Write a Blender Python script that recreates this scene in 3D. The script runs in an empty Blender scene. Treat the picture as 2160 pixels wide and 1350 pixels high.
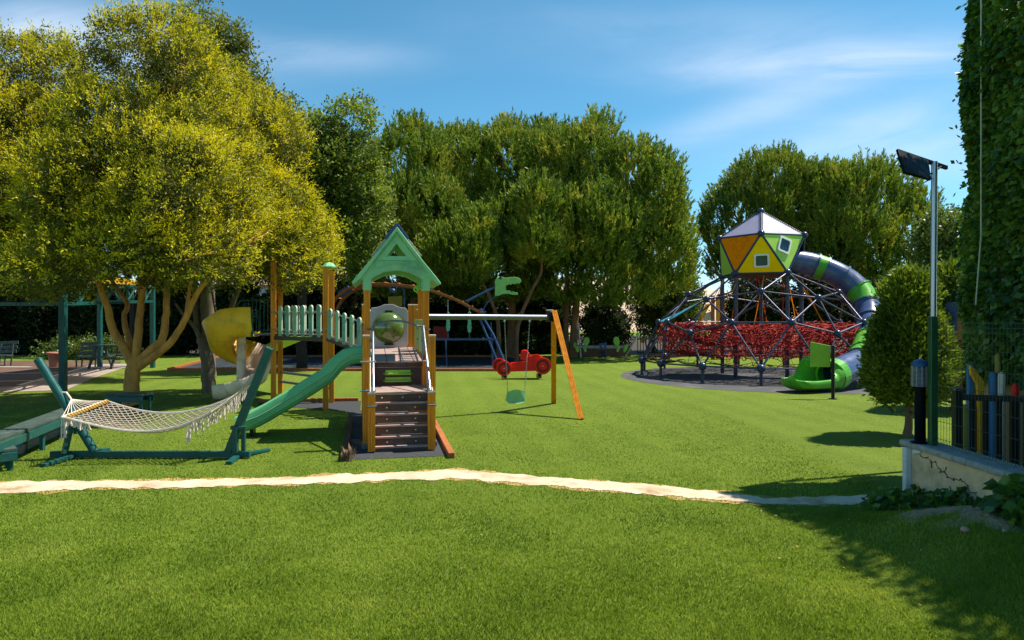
import bpy, math, random
import numpy as np
from mathutils import Vector, Matrix

R = math.radians
rng = np.random.default_rng(7)
random.seed(7)
scn = bpy.context.scene
COL = scn.collection
CH, F = 2.1, 1440.0          # eye height (m) and focal length (px of the 2160 px photograph)


def P(px, py, d):
    """point seen at pixel (px, py) at distance d in front of the eye"""
    return Vector(((px - 1080) / F * d, d, CH - (py - 675) / F * d))


def G(px, py, z=0.0):
    d = (CH - z) * F / (py - 675)
    return Vector(((px - 1080) / F * d, d, z))


def lin(r, g, b):
    f = lambda c: (c / 255 / 12.92) if c / 255 <= .04045 else ((c / 255 + .055) / 1.055) ** 2.4
    return (f(r), f(g), f(b), 1)


# ------------------------------------------------------------------ materials
M = {}


def nodes_of(name):
    m = bpy.data.materials.new(name)
    m.use_nodes = True
    nt = m.node_tree
    return m, nt, nt.nodes['Principled BSDF'], nt.nodes['Material Output']


def noise_node(nt, scale, detail=4, rough=.6, coord='Object', stretch=None):
    tc = nt.nodes.new('ShaderNodeTexCoord')
    n = nt.nodes.new('ShaderNodeTexNoise')
    n.inputs['Scale'].default_value = scale
    n.inputs['Detail'].default_value = detail
    n.inputs['Roughness'].default_value = rough
    if stretch:
        mp = nt.nodes.new('ShaderNodeMapping')
        mp.inputs['Scale'].default_value = stretch
        nt.links.new(tc.outputs[coord], mp.inputs['Vector'])
        nt.links.new(mp.outputs['Vector'], n.inputs['Vector'])
    else:
        nt.links.new(tc.outputs[coord], n.inputs['Vector'])
    return n


def ramp(nt, fac, stops):
    r = nt.nodes.new('ShaderNodeValToRGB')
    el = r.color_ramp.elements
    while len(el) < len(stops):
        el.new(.5)
    for e, (p, c) in zip(el, stops):
        e.position = p
        e.color = c
    nt.links.new(fac, r.inputs['Fac'])
    return r.outputs['Color']


def mul(c, k):
    return (min(1, c[0] * k), min(1, c[1] * k), min(1, c[2] * k), 1)


def mat(name, c, rough=.55, var=.18, scale=6.0, bump=0.0, bscale=40.0, metal=0.0, spec=.28, stretch=None, coat=0.0,
        dirt=None):
    """painted, moulded, wooden or stone surface with uneven colour, uneven gloss and a little relief"""
    m, nt, b, out = nodes_of(name)
    n = noise_node(nt, scale, 5, .65, stretch=stretch)
    col = ramp(nt, n.outputs['Fac'], [(.3, mul(c, 1 - var)), (.5, c), (.72, mul(c, 1 + var))])
    if dirt:
        n2 = noise_node(nt, scale * .45, 6, .7)
        f = ramp(nt, n2.outputs['Fac'], [(.52, (0, 0, 0, 1)), (.72, (1, 1, 1, 1))])
        mx = nt.nodes.new('ShaderNodeMix')
        mx.data_type = 'RGBA'
        nt.links.new(f, mx.inputs[0])
        nt.links.new(col, mx.inputs[6])
        mx.inputs[7].default_value = dirt
        col = mx.outputs[2]
    nt.links.new(col, b.inputs['Base Color'])
    rr = ramp(nt, n.outputs['Fac'], [(.3, (rough * .8,) * 3 + (1,)), (.7, (min(1, rough * 1.2),) * 3 + (1,))])
    nt.links.new(rr, b.inputs['Roughness'])
    b.inputs['Metallic'].default_value = metal
    b.inputs['Specular IOR Level'].default_value = spec
    b.inputs['Coat Weight'].default_value = coat
    b.inputs['Coat Roughness'].default_value = .12
    if bump:
        nb = noise_node(nt, bscale, 4, .6, stretch=stretch)
        bp = nt.nodes.new('ShaderNodeBump')
        bp.inputs['Strength'].default_value = bump
        bp.inputs['Distance'].default_value = .02
        nt.links.new(nb.outputs['Fac'], bp.inputs['Height'])
        nt.links.new(bp.outputs['Normal'], b.inputs['Normal'])
    M[name] = m
    return m


def leafmat(name, cols, scale=.8, trans=.4, rough=.5, island=.35, tk=1.3, spec=.3):
    """leaf: colour differs from branch to branch and from leaf to leaf; light also passes through"""
    m, nt, b, out = nodes_of(name)
    n = noise_node(nt, scale, 3, .6)
    geo = nt.nodes.new('ShaderNodeNewGeometry')
    mm = nt.nodes.new('ShaderNodeMath')
    mm.operation = 'MULTIPLY_ADD'
    mm.inputs[1].default_value = island
    nt.links.new(geo.outputs['Random Per Island'], mm.inputs[0])
    ms = nt.nodes.new('ShaderNodeMath')
    ms.operation = 'SUBTRACT'
    ms.inputs[1].default_value = island / 2
    nt.links.new(n.outputs['Fac'], ms.inputs[0])
    nt.links.new(ms.outputs[0], mm.inputs[2])
    k = len(cols)
    col = ramp(nt, mm.outputs[0], [(.28 + .44 * i / (k - 1), c) for i, c in enumerate(cols)])
    nt.links.new(col, b.inputs['Base Color'])
    b.inputs['Roughness'].default_value = rough
    b.inputs['Specular IOR Level'].default_value = spec
    tr = nt.nodes.new('ShaderNodeBsdfTranslucent')
    g = nt.nodes.new('ShaderNodeMix')
    g.data_type = 'RGBA'
    g.blend_type = 'MULTIPLY'
    g.inputs[0].default_value = 1
    nt.links.new(col, g.inputs[6])
    g.inputs[7].default_value = (tk, tk, tk * .6, 1)
    nt.links.new(g.outputs[2], tr.inputs['Color'])
    mx = nt.nodes.new('ShaderNodeMixShader')
    mx.inputs[0].default_value = trans
    nt.links.new(b.outputs[0], mx.inputs[1])
    nt.links.new(tr.outputs[0], mx.inputs[2])
    nt.links.new(mx.outputs[0], out.inputs['Surface'])
    M[name] = m
    return m


mat('post_wood', (.76, .255, .012, 1), .5, .30, 3.0, .25, 18, stretch=(6, 6, .5))
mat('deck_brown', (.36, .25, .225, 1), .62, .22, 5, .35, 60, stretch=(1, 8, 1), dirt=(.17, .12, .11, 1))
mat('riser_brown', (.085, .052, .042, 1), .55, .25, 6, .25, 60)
mat('mint', (.26, .58, .29, 1), .36, .12, 3, .06, 30, dirt=(.15, .37, .20, 1))
mat('mint_dark', (.14, .46, .20, 1), .33, .12, 3, .05, 30)
mat('lime', (.27, .52, .06, 1), .35, .14, 4)
mat('roof_tan', (.46, .33, .27, 1), .6, .2, 6, .3, 50)
mat('ridge_blue', (.05, .08, .22, 1), .4, .15, 6)
mat('steel', (.42, .44, .47, 1), .32, .15, 12, metal=.85)
mat('steel_dark', (.17, .18, .20, 1), .38, .18, 12, metal=.6)
mat('bolt', (.7, .68, .62, 1), .3, .1, 12, metal=.8)
mat('cream', (.60, .52, .42, 1), .5, .12, 6, dirt=(.42, .36, .28, 1))
mat('panel_pale', (.52, .45, .43, 1), .5, .10, 4, .05, 30, dirt=(.42, .37, .34, 1))
mat('bubble', (.085, .13, .016, 1), .14, .25, 5, spec=.8, coat=.6)
mat('slide_yellow', (.98, .53, .035, 1), .40, .15, 4, dirt=(.46, .31, .03, 1))
mat('slide_beige', (.78, .60, .46, 1), .36, .15, 4, dirt=(.36, .27, .22, 1))
mat('rim', (.46, .54, .40, 1), .5, .12, 6)
mat('teal', (.012, .085, .082, 1), .36, .22, 8, .12, 60, dirt=(.03, .11, .10, 1))
mat('teal_dark', (.015, .085, .07, 1), .40, .22, 8, .15, 60)
mat('bench_green', (.05, .075, .065, 1), .5, .3, 8, .3, 40, dirt=(.10, .13, .11, 1))
mat('rope_white', (.72, .62, .52, 1), .85, .2, 30, .4, 300)
mat('rope_ochre', (.55, .30, .07, 1), .85, .2, 30, .4, 300)
mat('car_red', (.80, .02, .012, 1), .32, .12, 6, spec=.15)
mat('car_red_deep', (.50, .012, .010, 1), .38, .15, 6)
mat('tyre_red', (.09, .018, .014, 1), .5, .2, 8)
mat('black_metal', (.012, .012, .014, 1), .42, .3, 8)
mat('blue_steel', (.035, .085, .20, 1), .36, .2, 8, coat=.2)
mat('dome_navy', (.022, .035, .085, 1), .34, .2, 8, coat=.3)
mat('dome_strut', (.07, .076, .115, 1), .33, .2, 9, metal=.45)
mat('rope_red', (.36, .022, .018, 1), .75, .35, 3, .3, 200)
mat('rope_dark', (.09, .025, .025, 1), .8, .35, 3)
mat('panel_orange', (1.0, .235, .0, 1), .7, .10, 3, spec=.04)
mat('orange_relief', (.62, .16, .003, 1), .45, .10, 3)
mat('panel_yellow', (1.0, .62, .002, 1), .7, .08, 3, spec=.04)
mat('panel_lime', (.42, .66, .10, 1), .38, .08, 3, spec=.15)
mat('panel_lavender', (.25, .24, .34, 1), .38, .08, 3, spec=.15)
mat('panel_teal', (.06, .32, .42, 1), .38, .10, 3)
mat('white_frame', (.78, .78, .76, 1), .4, .06, 6)
mat('glass_teal', (.02, .11, .15, 1), .12, .25, 14, spec=.8)
mat('tube_blue', (.055, .085, .19, 1), .30, .18, 3, coat=.25, dirt=(.16, .17, .22, 1))
mat('tube_green', (.10, .36, .035, 1), .30, .15, 4)
mat('bark_gold', (.52, .235, .055, 1), .9, .4, 5, .9, 30, stretch=(1, 1, .35))
mat('bark_grey', (.17, .125, .085, 1), .9, .4, 5, .9, 30, stretch=(1, 1, .35))
mat('bark_pine', (.20, .095, .045, 1), .9, .4, 4, 1.0, 16, stretch=(1, 1, .4))
mat('bark_dark', (.035, .026, .02, 1), .9, .4, 4, .8, 16, stretch=(1, 1, .4))
mat('wall_render', (.72, .52, .31, 1), .85, .15, 3, .5, 30, dirt=(.26, .20, .12, 1))
mat('cap_stone', (.36, .34, .31, 1), .8, .25, 14, .6, 60, dirt=(.22, .21, .19, 1))
mat('pipe_white', (.62, .62, .60, 1), .5, .15, 6, dirt=(.4, .4, .38, 1))
mat('green_post', (.012, .075, .03, 1), .36, .25, 8, coat=.2)
mat('lamp_blue', (.025, .075, .19, 1), .4, .2, 9)
mat('lamp_grille', (.33, .33, .33, 1), .4, .2, 9, metal=.4)
mat('cell_black', (.0035, .0035, .005, 1), .5, .2, 4, spec=.08)
mat('brick', (.19, .085, .06, 1), .85, .35, 7, .5, 30)
mat('terracotta', (.33, .15, .10, 1), .8, .2, 8)
mat('facade', (.34, .27, .19, 1), .9, .2, 3, .4, 30)
mat('house_wall', (.62, .56, .50, 1), .85, .1, 2)
mat('house_roof', (.38, .24, .17, 1), .85, .2, 4)
mat('dry_wood', (.20, .12, .07, 1), .85, .35, 12, .6, 60)
mat('timber_edge', (.33, .11, .035, 1), .75, .3, 6, .6, 40)
mat('timber_dark', (.10, .045, .03, 1), .8, .3, 6, .6, 40)
mat('kerb_stone', (.33, .30, .27, 1), .85, .2, 7, .7, 30, dirt=(.20, .19, .17, 1))
mat('stone_pink', (.45, .26, .20, 1), .85, .2, 20)
mat('post_blue', (.03, .15, .33, 1), .4, .2, 8)
mat('post_yellow', (.66, .33, .015, 1), .42, .2, 8)
mat('post_ochre', (.30, .24, .04, 1), .5, .2, 8)
mat('wire', (.05, .085, .06, 1), .4, .2, 8, metal=.4)
mat('cable', (.40, .42, .30, 1), .6, .2, 8)
mat('dino_green', (.28, .55, .14, 1), .42, .12, 4)
mat('dino_eye', (.02, .03, .02, 1), .4)
mat('paddle', (.17, .52, .34, 1), .4, .12, 4)
mat('paling', (.11, .40, .28, 1), .42, .3, 7, dirt=(.10, .22, .30, 1))
mat('net_red_panel', (.24, .02, .015, 1), .6, .2, 6)
mat('twig', (.07, .05, .03, 1), .9, .3, 9)

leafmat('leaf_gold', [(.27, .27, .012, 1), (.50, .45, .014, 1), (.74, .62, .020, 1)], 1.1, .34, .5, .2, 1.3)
leafmat('leaf_dark_olive', [(.05, .065, .010, 1), (.11, .12, .014, 1), (.21, .20, .02, 1)], 1.0, .28, .5, .25, 1.2)
leafmat('leaf_olive', [(.055, .075, .015, 1), (.12, .14, .02, 1), (.22, .22, .03, 1)], .8, .4, .5, .35, 1.3)
leafmat('leaf_ash', [(.06, .09, .014, 1), (.13, .18, .024, 1), (.26, .32, .04, 1)], .7, .4, .5, .35, 1.3)
leafmat('leaf_pine', [(.060, .11, .014, 1), (.125, .19, .020, 1), (.215, .285, .03, 1), (.40, .35, .045, 1)], .7, .30, .5, .25, 1.3)
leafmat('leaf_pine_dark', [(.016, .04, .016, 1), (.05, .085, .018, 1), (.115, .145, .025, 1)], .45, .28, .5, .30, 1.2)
leafmat('leaf_thuja', [(.05, .09, .010, 1), (.12, .18, .016, 1), (.26, .33, .03, 1)], 1.4, .3, .55, .4, 1.2)
leafmat('leaf_ivy', [(.025, .075, .012, 1), (.075, .165, .02, 1), (.18, .28, .03, 1)], 1.0, .35, .38, .5, 1.4, .5)
leafmat('leaf_hedge_shaded', [(.008, .017, .007, 1), (.018, .036, .010, 1), (.05, .075, .015, 1)], .5, .25, .5, .5, 1.2)  # near-black: the shade under the pines is put into the leaf colour
leafmat('leaf_shrub', [(.035, .07, .014, 1), (.09, .14, .025, 1), (.20, .24, .05, 1)], .7, .4, .4, .5, 1.3)
leafmat('leaf_bed', [(.03, .08, .016, 1), (.07, .16, .022, 1), (.15, .26, .03, 1)], 2.0, .35, .4, .5, 1.3, .5)
leafmat('awning', [(.75, .50, .14, 1), (.85, .66, .30, 1), (.88, .74, .42, 1)], .9, .5, .8, 0, 1.2, .1)
leafmat('blade', [(.115, .185, .016, 1), (.18, .265, .024, 1), (.245, .33, .034, 1), (.36, .41, .07, 1)], .9, .35, .6, .26, 1.2, .15)


# ------------------------------------------------------------------ mesh builder
APART = {'clamp', 'leg', 'rail', 'brace', 'foot', 'rung', 'bolt', 'hand_hold', 'slide_bracket', 'handle', 'support_post', 'joist'}


class MB:
    def __init__(s):
        s.v, s.f, s.m, s.sm, s.p = [], [], [], [], []

    def add(s, vs, fs, mi=0, smooth=False):
        o = len(s.v)
        s.v += [tuple(v) for v in vs]
        for f in fs:
            s.f.append([o + i for i in f])
            s.m.append(mi)
            s.sm.append(smooth)
        return s

    def box(s, c, size, rot=None, mi=0):
        s.p.append((len(s.v), len(s.f)))
        hx, hy, hz = size[0] / 2, size[1] / 2, size[2] / 2
        vs = [Vector((x, y, z)) for x in (-hx, hx) for y in (-hy, hy) for z in (-hz, hz)]
        if rot is not None:
            vs = [rot @ v for v in vs]
        c = Vector(c)
        return s.add([v + c for v in vs], [(0, 1, 3, 2), (4, 6, 7, 5), (0, 4, 5, 1), (2, 3, 7, 6), (0, 2, 6, 4), (1, 5, 7, 3)], mi)

    def beam(s, p, q, w, h, up=(0, 0, 1), mi=0):
        s.p.append((len(s.v), len(s.f)))
        p, q = Vector(p), Vector(q)
        t = (q - p).normalized()
        a = t.cross(Vector(up))
        if a.length < 1e-4:
            a = t.cross(Vector((1, 0, 0)))
        a.normalize()
        b = a.cross(t)
        vs = [e + a * (sx * w / 2) + b * (sz * h / 2) for e in (p, q) for sx, sz in ((-1, -1), (1, -1), (1, 1), (-1, 1))]
        return s.add(vs, [(0, 1, 2, 3), (7, 6, 5, 4), (0, 4, 5, 1), (1, 5, 6, 2), (2, 6, 7, 3), (3, 7, 4, 0)], mi)

    def tube(s, pts, rad, n=8, cap=True, smooth=True, mi=0, closed=False):
        s.p.append((len(s.v), len(s.f)))
        pts = [Vector(p) for p in pts]
        k = len(pts)
        rad = rad if hasattr(rad, '__len__') else [rad] * k
        rings, a = [], None
        for i, p in enumerate(pts):
            if closed:
                t = pts[(i + 1) % k] - pts[i - 1]
            else:
                t = pts[min(i + 1, k - 1)] - pts[max(i - 1, 0)]
            t.normalize()
            if a is None:
                a = t.cross(Vector((0, 0, 1)))
                if a.length < 1e-3:
                    a = t.cross(Vector((1, 0, 0)))
            else:
                a = a - t * a.dot(t)
            a.normalize()
            b = t.cross(a)
            rings.append([p + (a * math.cos(2 * math.pi * j / n) + b * math.sin(2 * math.pi * j / n)) * rad[i] for j in range(n)])
        vs = [v for r in rings for v in r]
        fs = []
        for i in range(k if closed else k - 1):
            i2 = (i + 1) % k
            for j in range(n):
                fs.append((i * n + j, i * n + (j + 1) % n, i2 * n + (j + 1) % n, i2 * n + j))
        s.add(vs, fs, mi, smooth)
        if cap and not closed:
            s.add(rings[0], [tuple(range(n - 1, -1, -1))], mi)
            s.add(rings[-1], [tuple(range(n))], mi)
        return s

    def sphere(s, c, r, n=12, k=8, mi=0, sc=(1, 1, 1), smooth=True):
        s.p.append((len(s.v), len(s.f)))
        c = Vector(c)
        vs = [c + Vector((0, 0, r * sc[2]))]
        for i in range(1, k):
            th = math.pi * i / k
            for j in range(n):
                ph = 2 * math.pi * j / n
                vs.append(c + Vector((r * sc[0] * math.sin(th) * math.cos(ph), r * sc[1] * math.sin(th) * math.sin(ph), r * sc[2] * math.cos(th))))
        vs.append(c - Vector((0, 0, r * sc[2])))
        fs = [(0, 1 + j, 1 + (j + 1) % n) for j in range(n)]
        for i in range(k - 2):
            for j in range(n):
                fs.append((1 + i * n + j, 1 + (i + 1) * n + j, 1 + (i + 1) * n + (j + 1) % n, 1 + i * n + (j + 1) % n))
        L = len(vs) - 1
        fs += [(L, 1 + (k - 2) * n + (j + 1) % n, 1 + (k - 2) * n + j) for j in range(n)]
        return s.add(vs, fs, mi, smooth)

    def prism(s, outline, ext, mi=0):
        """planar outline (3-D points) pushed along ext"""
        s.p.append((len(s.v), len(s.f)))
        a = [Vector(p) for p in outline]
        e = Vector(ext)
        n = len(a)
        return s.add(a + [p + e for p in a], [tuple(range(n - 1, -1, -1)), tuple(range(n, 2 * n))] +
                     [(i, (i + 1) % n, n + (i + 1) % n, n + i) for i in range(n)], mi)

    def frame(s, outer, inner, ext, mi=0):
        """ring between two outlines with the same number of points, pushed along ext"""
        s.p.append((len(s.v), len(s.f)))
        n = len(outer)
        o, i_, e = [Vector(p) for p in outer], [Vector(p) for p in inner], Vector(ext)
        vs = o + i_ + [p + e for p in o] + [p + e for p in i_]
        fs = []
        for k in range(n):
            j = (k + 1) % n
            fs += [(k, n + k, n + j, j), (2 * n + k, 2 * n + j, 3 * n + j, 3 * n + k), (k, j, 2 * n + j, 2 * n + k), (n + k, 3 * n + k, 3 * n + j, n + j)]
        return s.add(vs, fs, mi)

    def lathe(s, c, prof, n=16, mi=0, smooth=True):
        s.p.append((len(s.v), len(s.f)))
        c = Vector(c)
        vs, k = [], len(prof)
        for r, z in prof:
            for j in range(n):
                vs.append(c + Vector((r * math.cos(2 * math.pi * j / n), r * math.sin(2 * math.pi * j / n), z)))
        fs = [(i * n + j, i * n + (j + 1) % n, (i + 1) * n + (j + 1) % n, (i + 1) * n + j) for i in range(k - 1) for j in range(n)]
        s.add(vs, fs, mi, smooth)
        if prof[0][0] > 1e-4:
            s.add(vs[:n], [tuple(range(n - 1, -1, -1))], mi)
        if prof[-1][0] > 1e-4:
            s.add(vs[-n:], [tuple(range(n))], mi)
        return s

    def sweep(s, path, prof, up=(0, 0, 1), mi=0, smooth=True, closed=True, cap=True):
        path = [Vector(p) for p in path]
        k, n = len(path), len(prof)
        vs = []
        for i, p in enumerate(path):
            t = (path[min(i + 1, k - 1)] - path[max(i - 1, 0)]).normalized()
            a = t.cross(Vector(up)).normalized()
            b = a.cross(t)
            pr = prof[i] if isinstance(prof[0][0], (tuple, list)) else prof
            n = len(pr)
            vs += [p + a * x + b * y for x, y in pr]
        fs = []
        for i in range(k - 1):
            for j in range(n if closed else n - 1):
                fs.append((i * n + j, (i + 1) * n + j, (i + 1) * n + (j + 1) % n, i * n + (j + 1) % n))
        s.add(vs, fs, mi, smooth)
        if cap and closed:
            s.add(vs[:n], [tuple(range(n))], mi)
            s.add(vs[-n:], [tuple(range(n - 1, -1, -1))], mi)
        return s

    def post(s, p, h, w=.1, rot=0.0, top=True, mi=0):
        """grooved laminated post"""
        a = w / 2
        g = a * .13
        pr = []
        side = [(-a, -a), (-a * .42, -a), (-a * .33, -a + g), (-a * .24, -a), (a * .24, -a), (a * .33, -a + g), (a * .42, -a)]
        for q in range(4):
            c, sn = math.cos(q * math.pi / 2), math.sin(q * math.pi / 2)
            pr += [(x * c - y * sn, x * sn + y * c) for x, y in side]
        c, sn = math.cos(rot), math.sin(rot)
        p = Vector(p)
        s.prism([p + Vector((x * c - y * sn, x * sn + y * c, 0)) for x, y in pr], (0, 0, h), mi)
        return s

    def pieces(s):
        out, cuts = [], s.p + [(len(s.v), len(s.f))]
        for (v0, f0), (v1, f1) in zip(cuts, cuts[1:]):
            if f1 == f0:
                continue
            m = MB()
            m.v, m.f = s.v[v0:v1], [[i - v0 for i in f] for f in s.f[f0:f1]]
            m.m, m.sm = s.m[f0:f1], s.sm[f0:f1]
            out.append(m)
        return out

    def build(s, name, mats, parent=None, bevel=0.0, auto=None):
        if name in APART and len(s.p) > 1:
            return [m.build(name, mats, parent, bevel) for m in s.pieces()][0]
        me = bpy.data.meshes.new(name)
        me.from_pydata(s.v, [], s.f)
        if not isinstance(mats, (list, tuple)):
            mats = [mats]
        for m in mats:
            me.materials.append(M[m] if isinstance(m, str) else m)
        me.polygons.foreach_set('material_index', s.m)
        me.polygons.foreach_set('use_smooth', s.sm)
        import bmesh
        bm = bmesh.new()
        bm.from_mesh(me)
        bmesh.ops.recalc_face_normals(bm, faces=bm.faces[:])
        bm.to_mesh(me)
        bm.free()
        me.update()
        return link(name, me, parent, bevel)


def link(name, me, parent=None, bevel=0.0):
    o = bpy.data.objects.new(name, me)
    COL.objects.link(o)
    if bevel:
        b = o.modifiers.new('edge', 'BEVEL')
        b.width = bevel
        b.segments = 2
        b.limit_method = 'ANGLE'
        b.angle_limit = R(40)
    if parent is None:
        n = len(me.vertices)
        co = np.empty(n * 3, dtype=np.float32)
        me.vertices.foreach_get('co', co)
        co = co.reshape(-1, 3)
        lo, hi = co.min(0), co.max(0)
        org = Vector(((lo[0] + hi[0]) / 2, (lo[1] + hi[1]) / 2, lo[2]))
        me.transform(Matrix.Translation(-org))
        o.location = org
    else:
        o.parent = parent
        o.matrix_parent_inverse = Matrix.Translation(-world_loc(parent))
    return o


def world_loc(o):
    # parts are meshes with identity placement; things are only moved, never turned, while they are built
    return o.location.copy() if o.parent is None else Vector((0, 0, 0))


def thing(name, label, cat, loc, group=None):
    o = bpy.data.objects.new(name, None)
    o.empty_display_size = .2
    COL.objects.link(o)
    o.location = loc
    o['label'], o['category'] = label, cat
    if group:
        o['group'] = group
    return o


def tag(o, label, cat, group=None):
    o['label'], o['category'] = label, cat
    if group:
        o['group'] = group
    return o


def struct(o):
    o['kind'] = 'structure'
    return o


def fan_mesh(name, V, matname, k):
    """V: (n, k, 3) array of separate k-gons -> mesh"""
    n = len(V)
    me = bpy.data.meshes.new(name)
    me.vertices.add(n * k)
    me.loops.add(n * k)
    me.polygons.add(n)
    me.vertices.foreach_set('co', np.ascontiguousarray(V, dtype=np.float32).ravel())
    me.loops.foreach_set('vertex_index', np.arange(n * k, dtype=np.int32))
    me.polygons.foreach_set('loop_start', np.arange(0, n * k, k, dtype=np.int32))
    me.polygons.foreach_set('loop_total', np.full(n, k, dtype=np.int32))
    me.materials.append(M[matname])
    me.update(calc_edges=True)
    return me


def unit(a):
    return a / np.maximum(np.linalg.norm(a, axis=-1, keepdims=True), 1e-9)


def rdir(n):
    return unit(rng.normal(size=(n, 3)))


def leaves(p, ax, L, W, droop=0.0):
    """diamond leaves at points p, along ax"""
    n = len(p)
    side = unit(np.cross(ax, rdir(n)))
    L = L[:, None] if hasattr(L, '__len__') else L
    W = W[:, None] if hasattr(W, '__len__') else W
    tip = p + ax * L
    if droop:
        tip = tip - np.array([0, 0, 1]) * droop * L
    mid = p + ax * L * .45
    return np.stack([p, mid + side * W, tip, mid - side * W], axis=1)


def lobe_points(cen, rad, n, shell=.4, squash=1.0, keep=.72):
    """points in the outer layer of a heap of lobes"""
    cen, rad = np.asarray(cen, float), np.asarray(rad, float)
    w = rad ** 2
    idx = rng.choice(len(rad), size=n, p=w / w.sum())
    d = rdir(n)
    f = 1 - shell * rng.random(n) ** 1.6
    off = d * (rad[idx] * f)[:, None]
    off[:, 2] *= squash
    p = cen[idx] + off
    inside = np.zeros(n, bool)
    for c, r in zip(cen, rad):
        q = p - c
        q[:, 2] /= squash
        inside |= (np.einsum('ij,ij->i', q, q) < (r * keep) ** 2)
    return p[~inside], d[~inside]


def broad_leaves(cen, rad, n_spray, per, spray, L, W, up=.35, shell=.45, keep=.7, jit=.45):
    p, d = lobe_points(cen, rad, n_spray, shell, .9, keep)
    n = len(p)
    ax = unit(d * .7 + np.array([0, 0, up]) + rng.normal(size=(n, 3)) * jit)
    ls = spray * (.6 + .8 * rng.random(n))
    t = rng.random((n, per))
    q = p[:, None, :] + ax[:, None, :] * (t * ls[:, None])[:, :, None] + rng.normal(size=(n, per, 3)) * spray * .16
    la = unit(ax[:, None, :] * .8 + rng.normal(size=(n, per, 3)) * .75)
    q, la = q.reshape(-1, 3), la.reshape(-1, 3)
    m = len(q)
    s = .65 + .7 * rng.random(m)
    return leaves(q, la, L * s, W * s)


def top_sprays(cen, rad, mid, n_spray, per, spray, L, W):
    """spiky sprays on the lobe faces that point up and outward"""
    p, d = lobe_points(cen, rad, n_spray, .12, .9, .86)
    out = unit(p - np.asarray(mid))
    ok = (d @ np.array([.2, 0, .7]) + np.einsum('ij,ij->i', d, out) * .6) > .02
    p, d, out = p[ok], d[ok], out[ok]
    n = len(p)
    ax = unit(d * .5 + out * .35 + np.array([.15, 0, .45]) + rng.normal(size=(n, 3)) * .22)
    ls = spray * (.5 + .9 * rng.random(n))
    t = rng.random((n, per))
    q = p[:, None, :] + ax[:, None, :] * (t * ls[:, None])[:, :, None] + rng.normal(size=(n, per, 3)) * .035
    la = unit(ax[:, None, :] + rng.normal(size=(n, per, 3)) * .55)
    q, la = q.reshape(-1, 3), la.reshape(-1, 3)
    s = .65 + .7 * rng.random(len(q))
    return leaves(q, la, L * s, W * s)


def needle_tufts(cen, rad, n_tuft, per, tl, L, W, lean=.45, shell=.35, keep=.74):
    p, d = lobe_points(cen, rad, n_tuft, shell, 1.3, keep)
    ok = d[:, 2] > -.75
    p, d = p[ok], d[ok]
    n = len(p)
    ax = unit(d * lean + np.array([0, 0, 1.0]) + rng.normal(size=(n, 3)) * .13)
    ls = tl * (.45 + .95 * rng.random(n))
    t = rng.random((n, per)) ** .9
    q = p[:, None, :] + ax[:, None, :] * (t * ls[:, None])[:, :, None]
    la = unit(ax[:, None, :] * 1.0 + rng.normal(size=(n, per, 3)) * .36)
    q, la = q.reshape(-1, 3), la.reshape(-1, 3)
    s = .6 + .7 * rng.random(len(q))
    return leaves(q, la, L * s, W * s)


def shell_lobes(ells, n, r0, r1, lo=.55, zcut=-.75):
    """lobe centres in the outer part of a set of ellipsoids (centre, radii)"""
    cs, rs = [], []
    vol = np.array([e[1][0] * e[1][2] for e in ells])
    for _ in range(n):
        c, r = ells[rng.choice(len(ells), p=vol / vol.sum())]
        d = rdir(1)[0]
        while d[2] < zcut:
            d = rdir(1)[0]
        k = lo + (1 - lo) * rng.random() ** .6
        lr = r0 + (r1 - r0) * rng.random()
        rr = np.maximum(np.array(r) - lr * .8, .1)
        cs.append(np.array(c) + d * rr * k)
        rs.append(lr)
    return np.array(cs), np.array(rs)


def ell(px, py, d, rx, rz, ry):
    c = P(px, py, d)
    return ((c.x, c.y, c.z), (rx * d / F, ry, rz * d / F))


# ------------------------------------------------------------------ camera, sun, sky
cam = bpy.data.cameras.new('camera')
cam.sensor_width = 36
cam.lens = F / 2160 * 36
cam.clip_end = 2000
co = bpy.data.objects.new('camera', cam)
COL.objects.link(co)
co.location = (0, 0, CH)
co.rotation_euler = (R(90), 0, 0)
scn.camera = co

SUN = Vector((.55, .17, 1.0)).normalized()
sl = bpy.data.lights.new('sun', 'SUN')
sl.energy = 4.6
sl.angle = R(.53)
sl.color = (1, .93, .80)
so = bpy.data.objects.new('sun', sl)
COL.objects.link(so)
so.rotation_euler = SUN.to_track_quat('Z', 'Y').to_euler()
so.location = (20, 10, 40)

w = bpy.data.worlds.new('World')
scn.world = w
w.use_nodes = True
nt = w.node_tree
bg = nt.nodes['Background']
sky = nt.nodes.new('ShaderNodeTexSky')
sky.sky_type = 'NISHITA'
sky.sun_disc = False
sky.sun_elevation = math.asin(SUN.z)
sky.sun_rotation = math.atan2(SUN.x, SUN.y)
sky.air_density = .74
sky.dust_density = 0
sky.ozone_density = 3.2
hs = nt.nodes.new('ShaderNodeHueSaturation')
hs.inputs['Hue'].default_value = .475
hs.inputs['Saturation'].default_value = 1.18
hs.inputs['Value'].default_value = .90
nt.links.new(sky.outputs[0], hs.inputs['Color'])


def mth(op, a, b=None, c=None):
    n = nt.nodes.new('ShaderNodeMath')
    n.operation = op
    for i, v in enumerate((a, b, c)):
        if v is None:
            continue
        if isinstance(v, (int, float)):
            n.inputs[i].default_value = v
        else:
            nt.links.new(v, n.inputs[i])
    return n.outputs[0]


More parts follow.
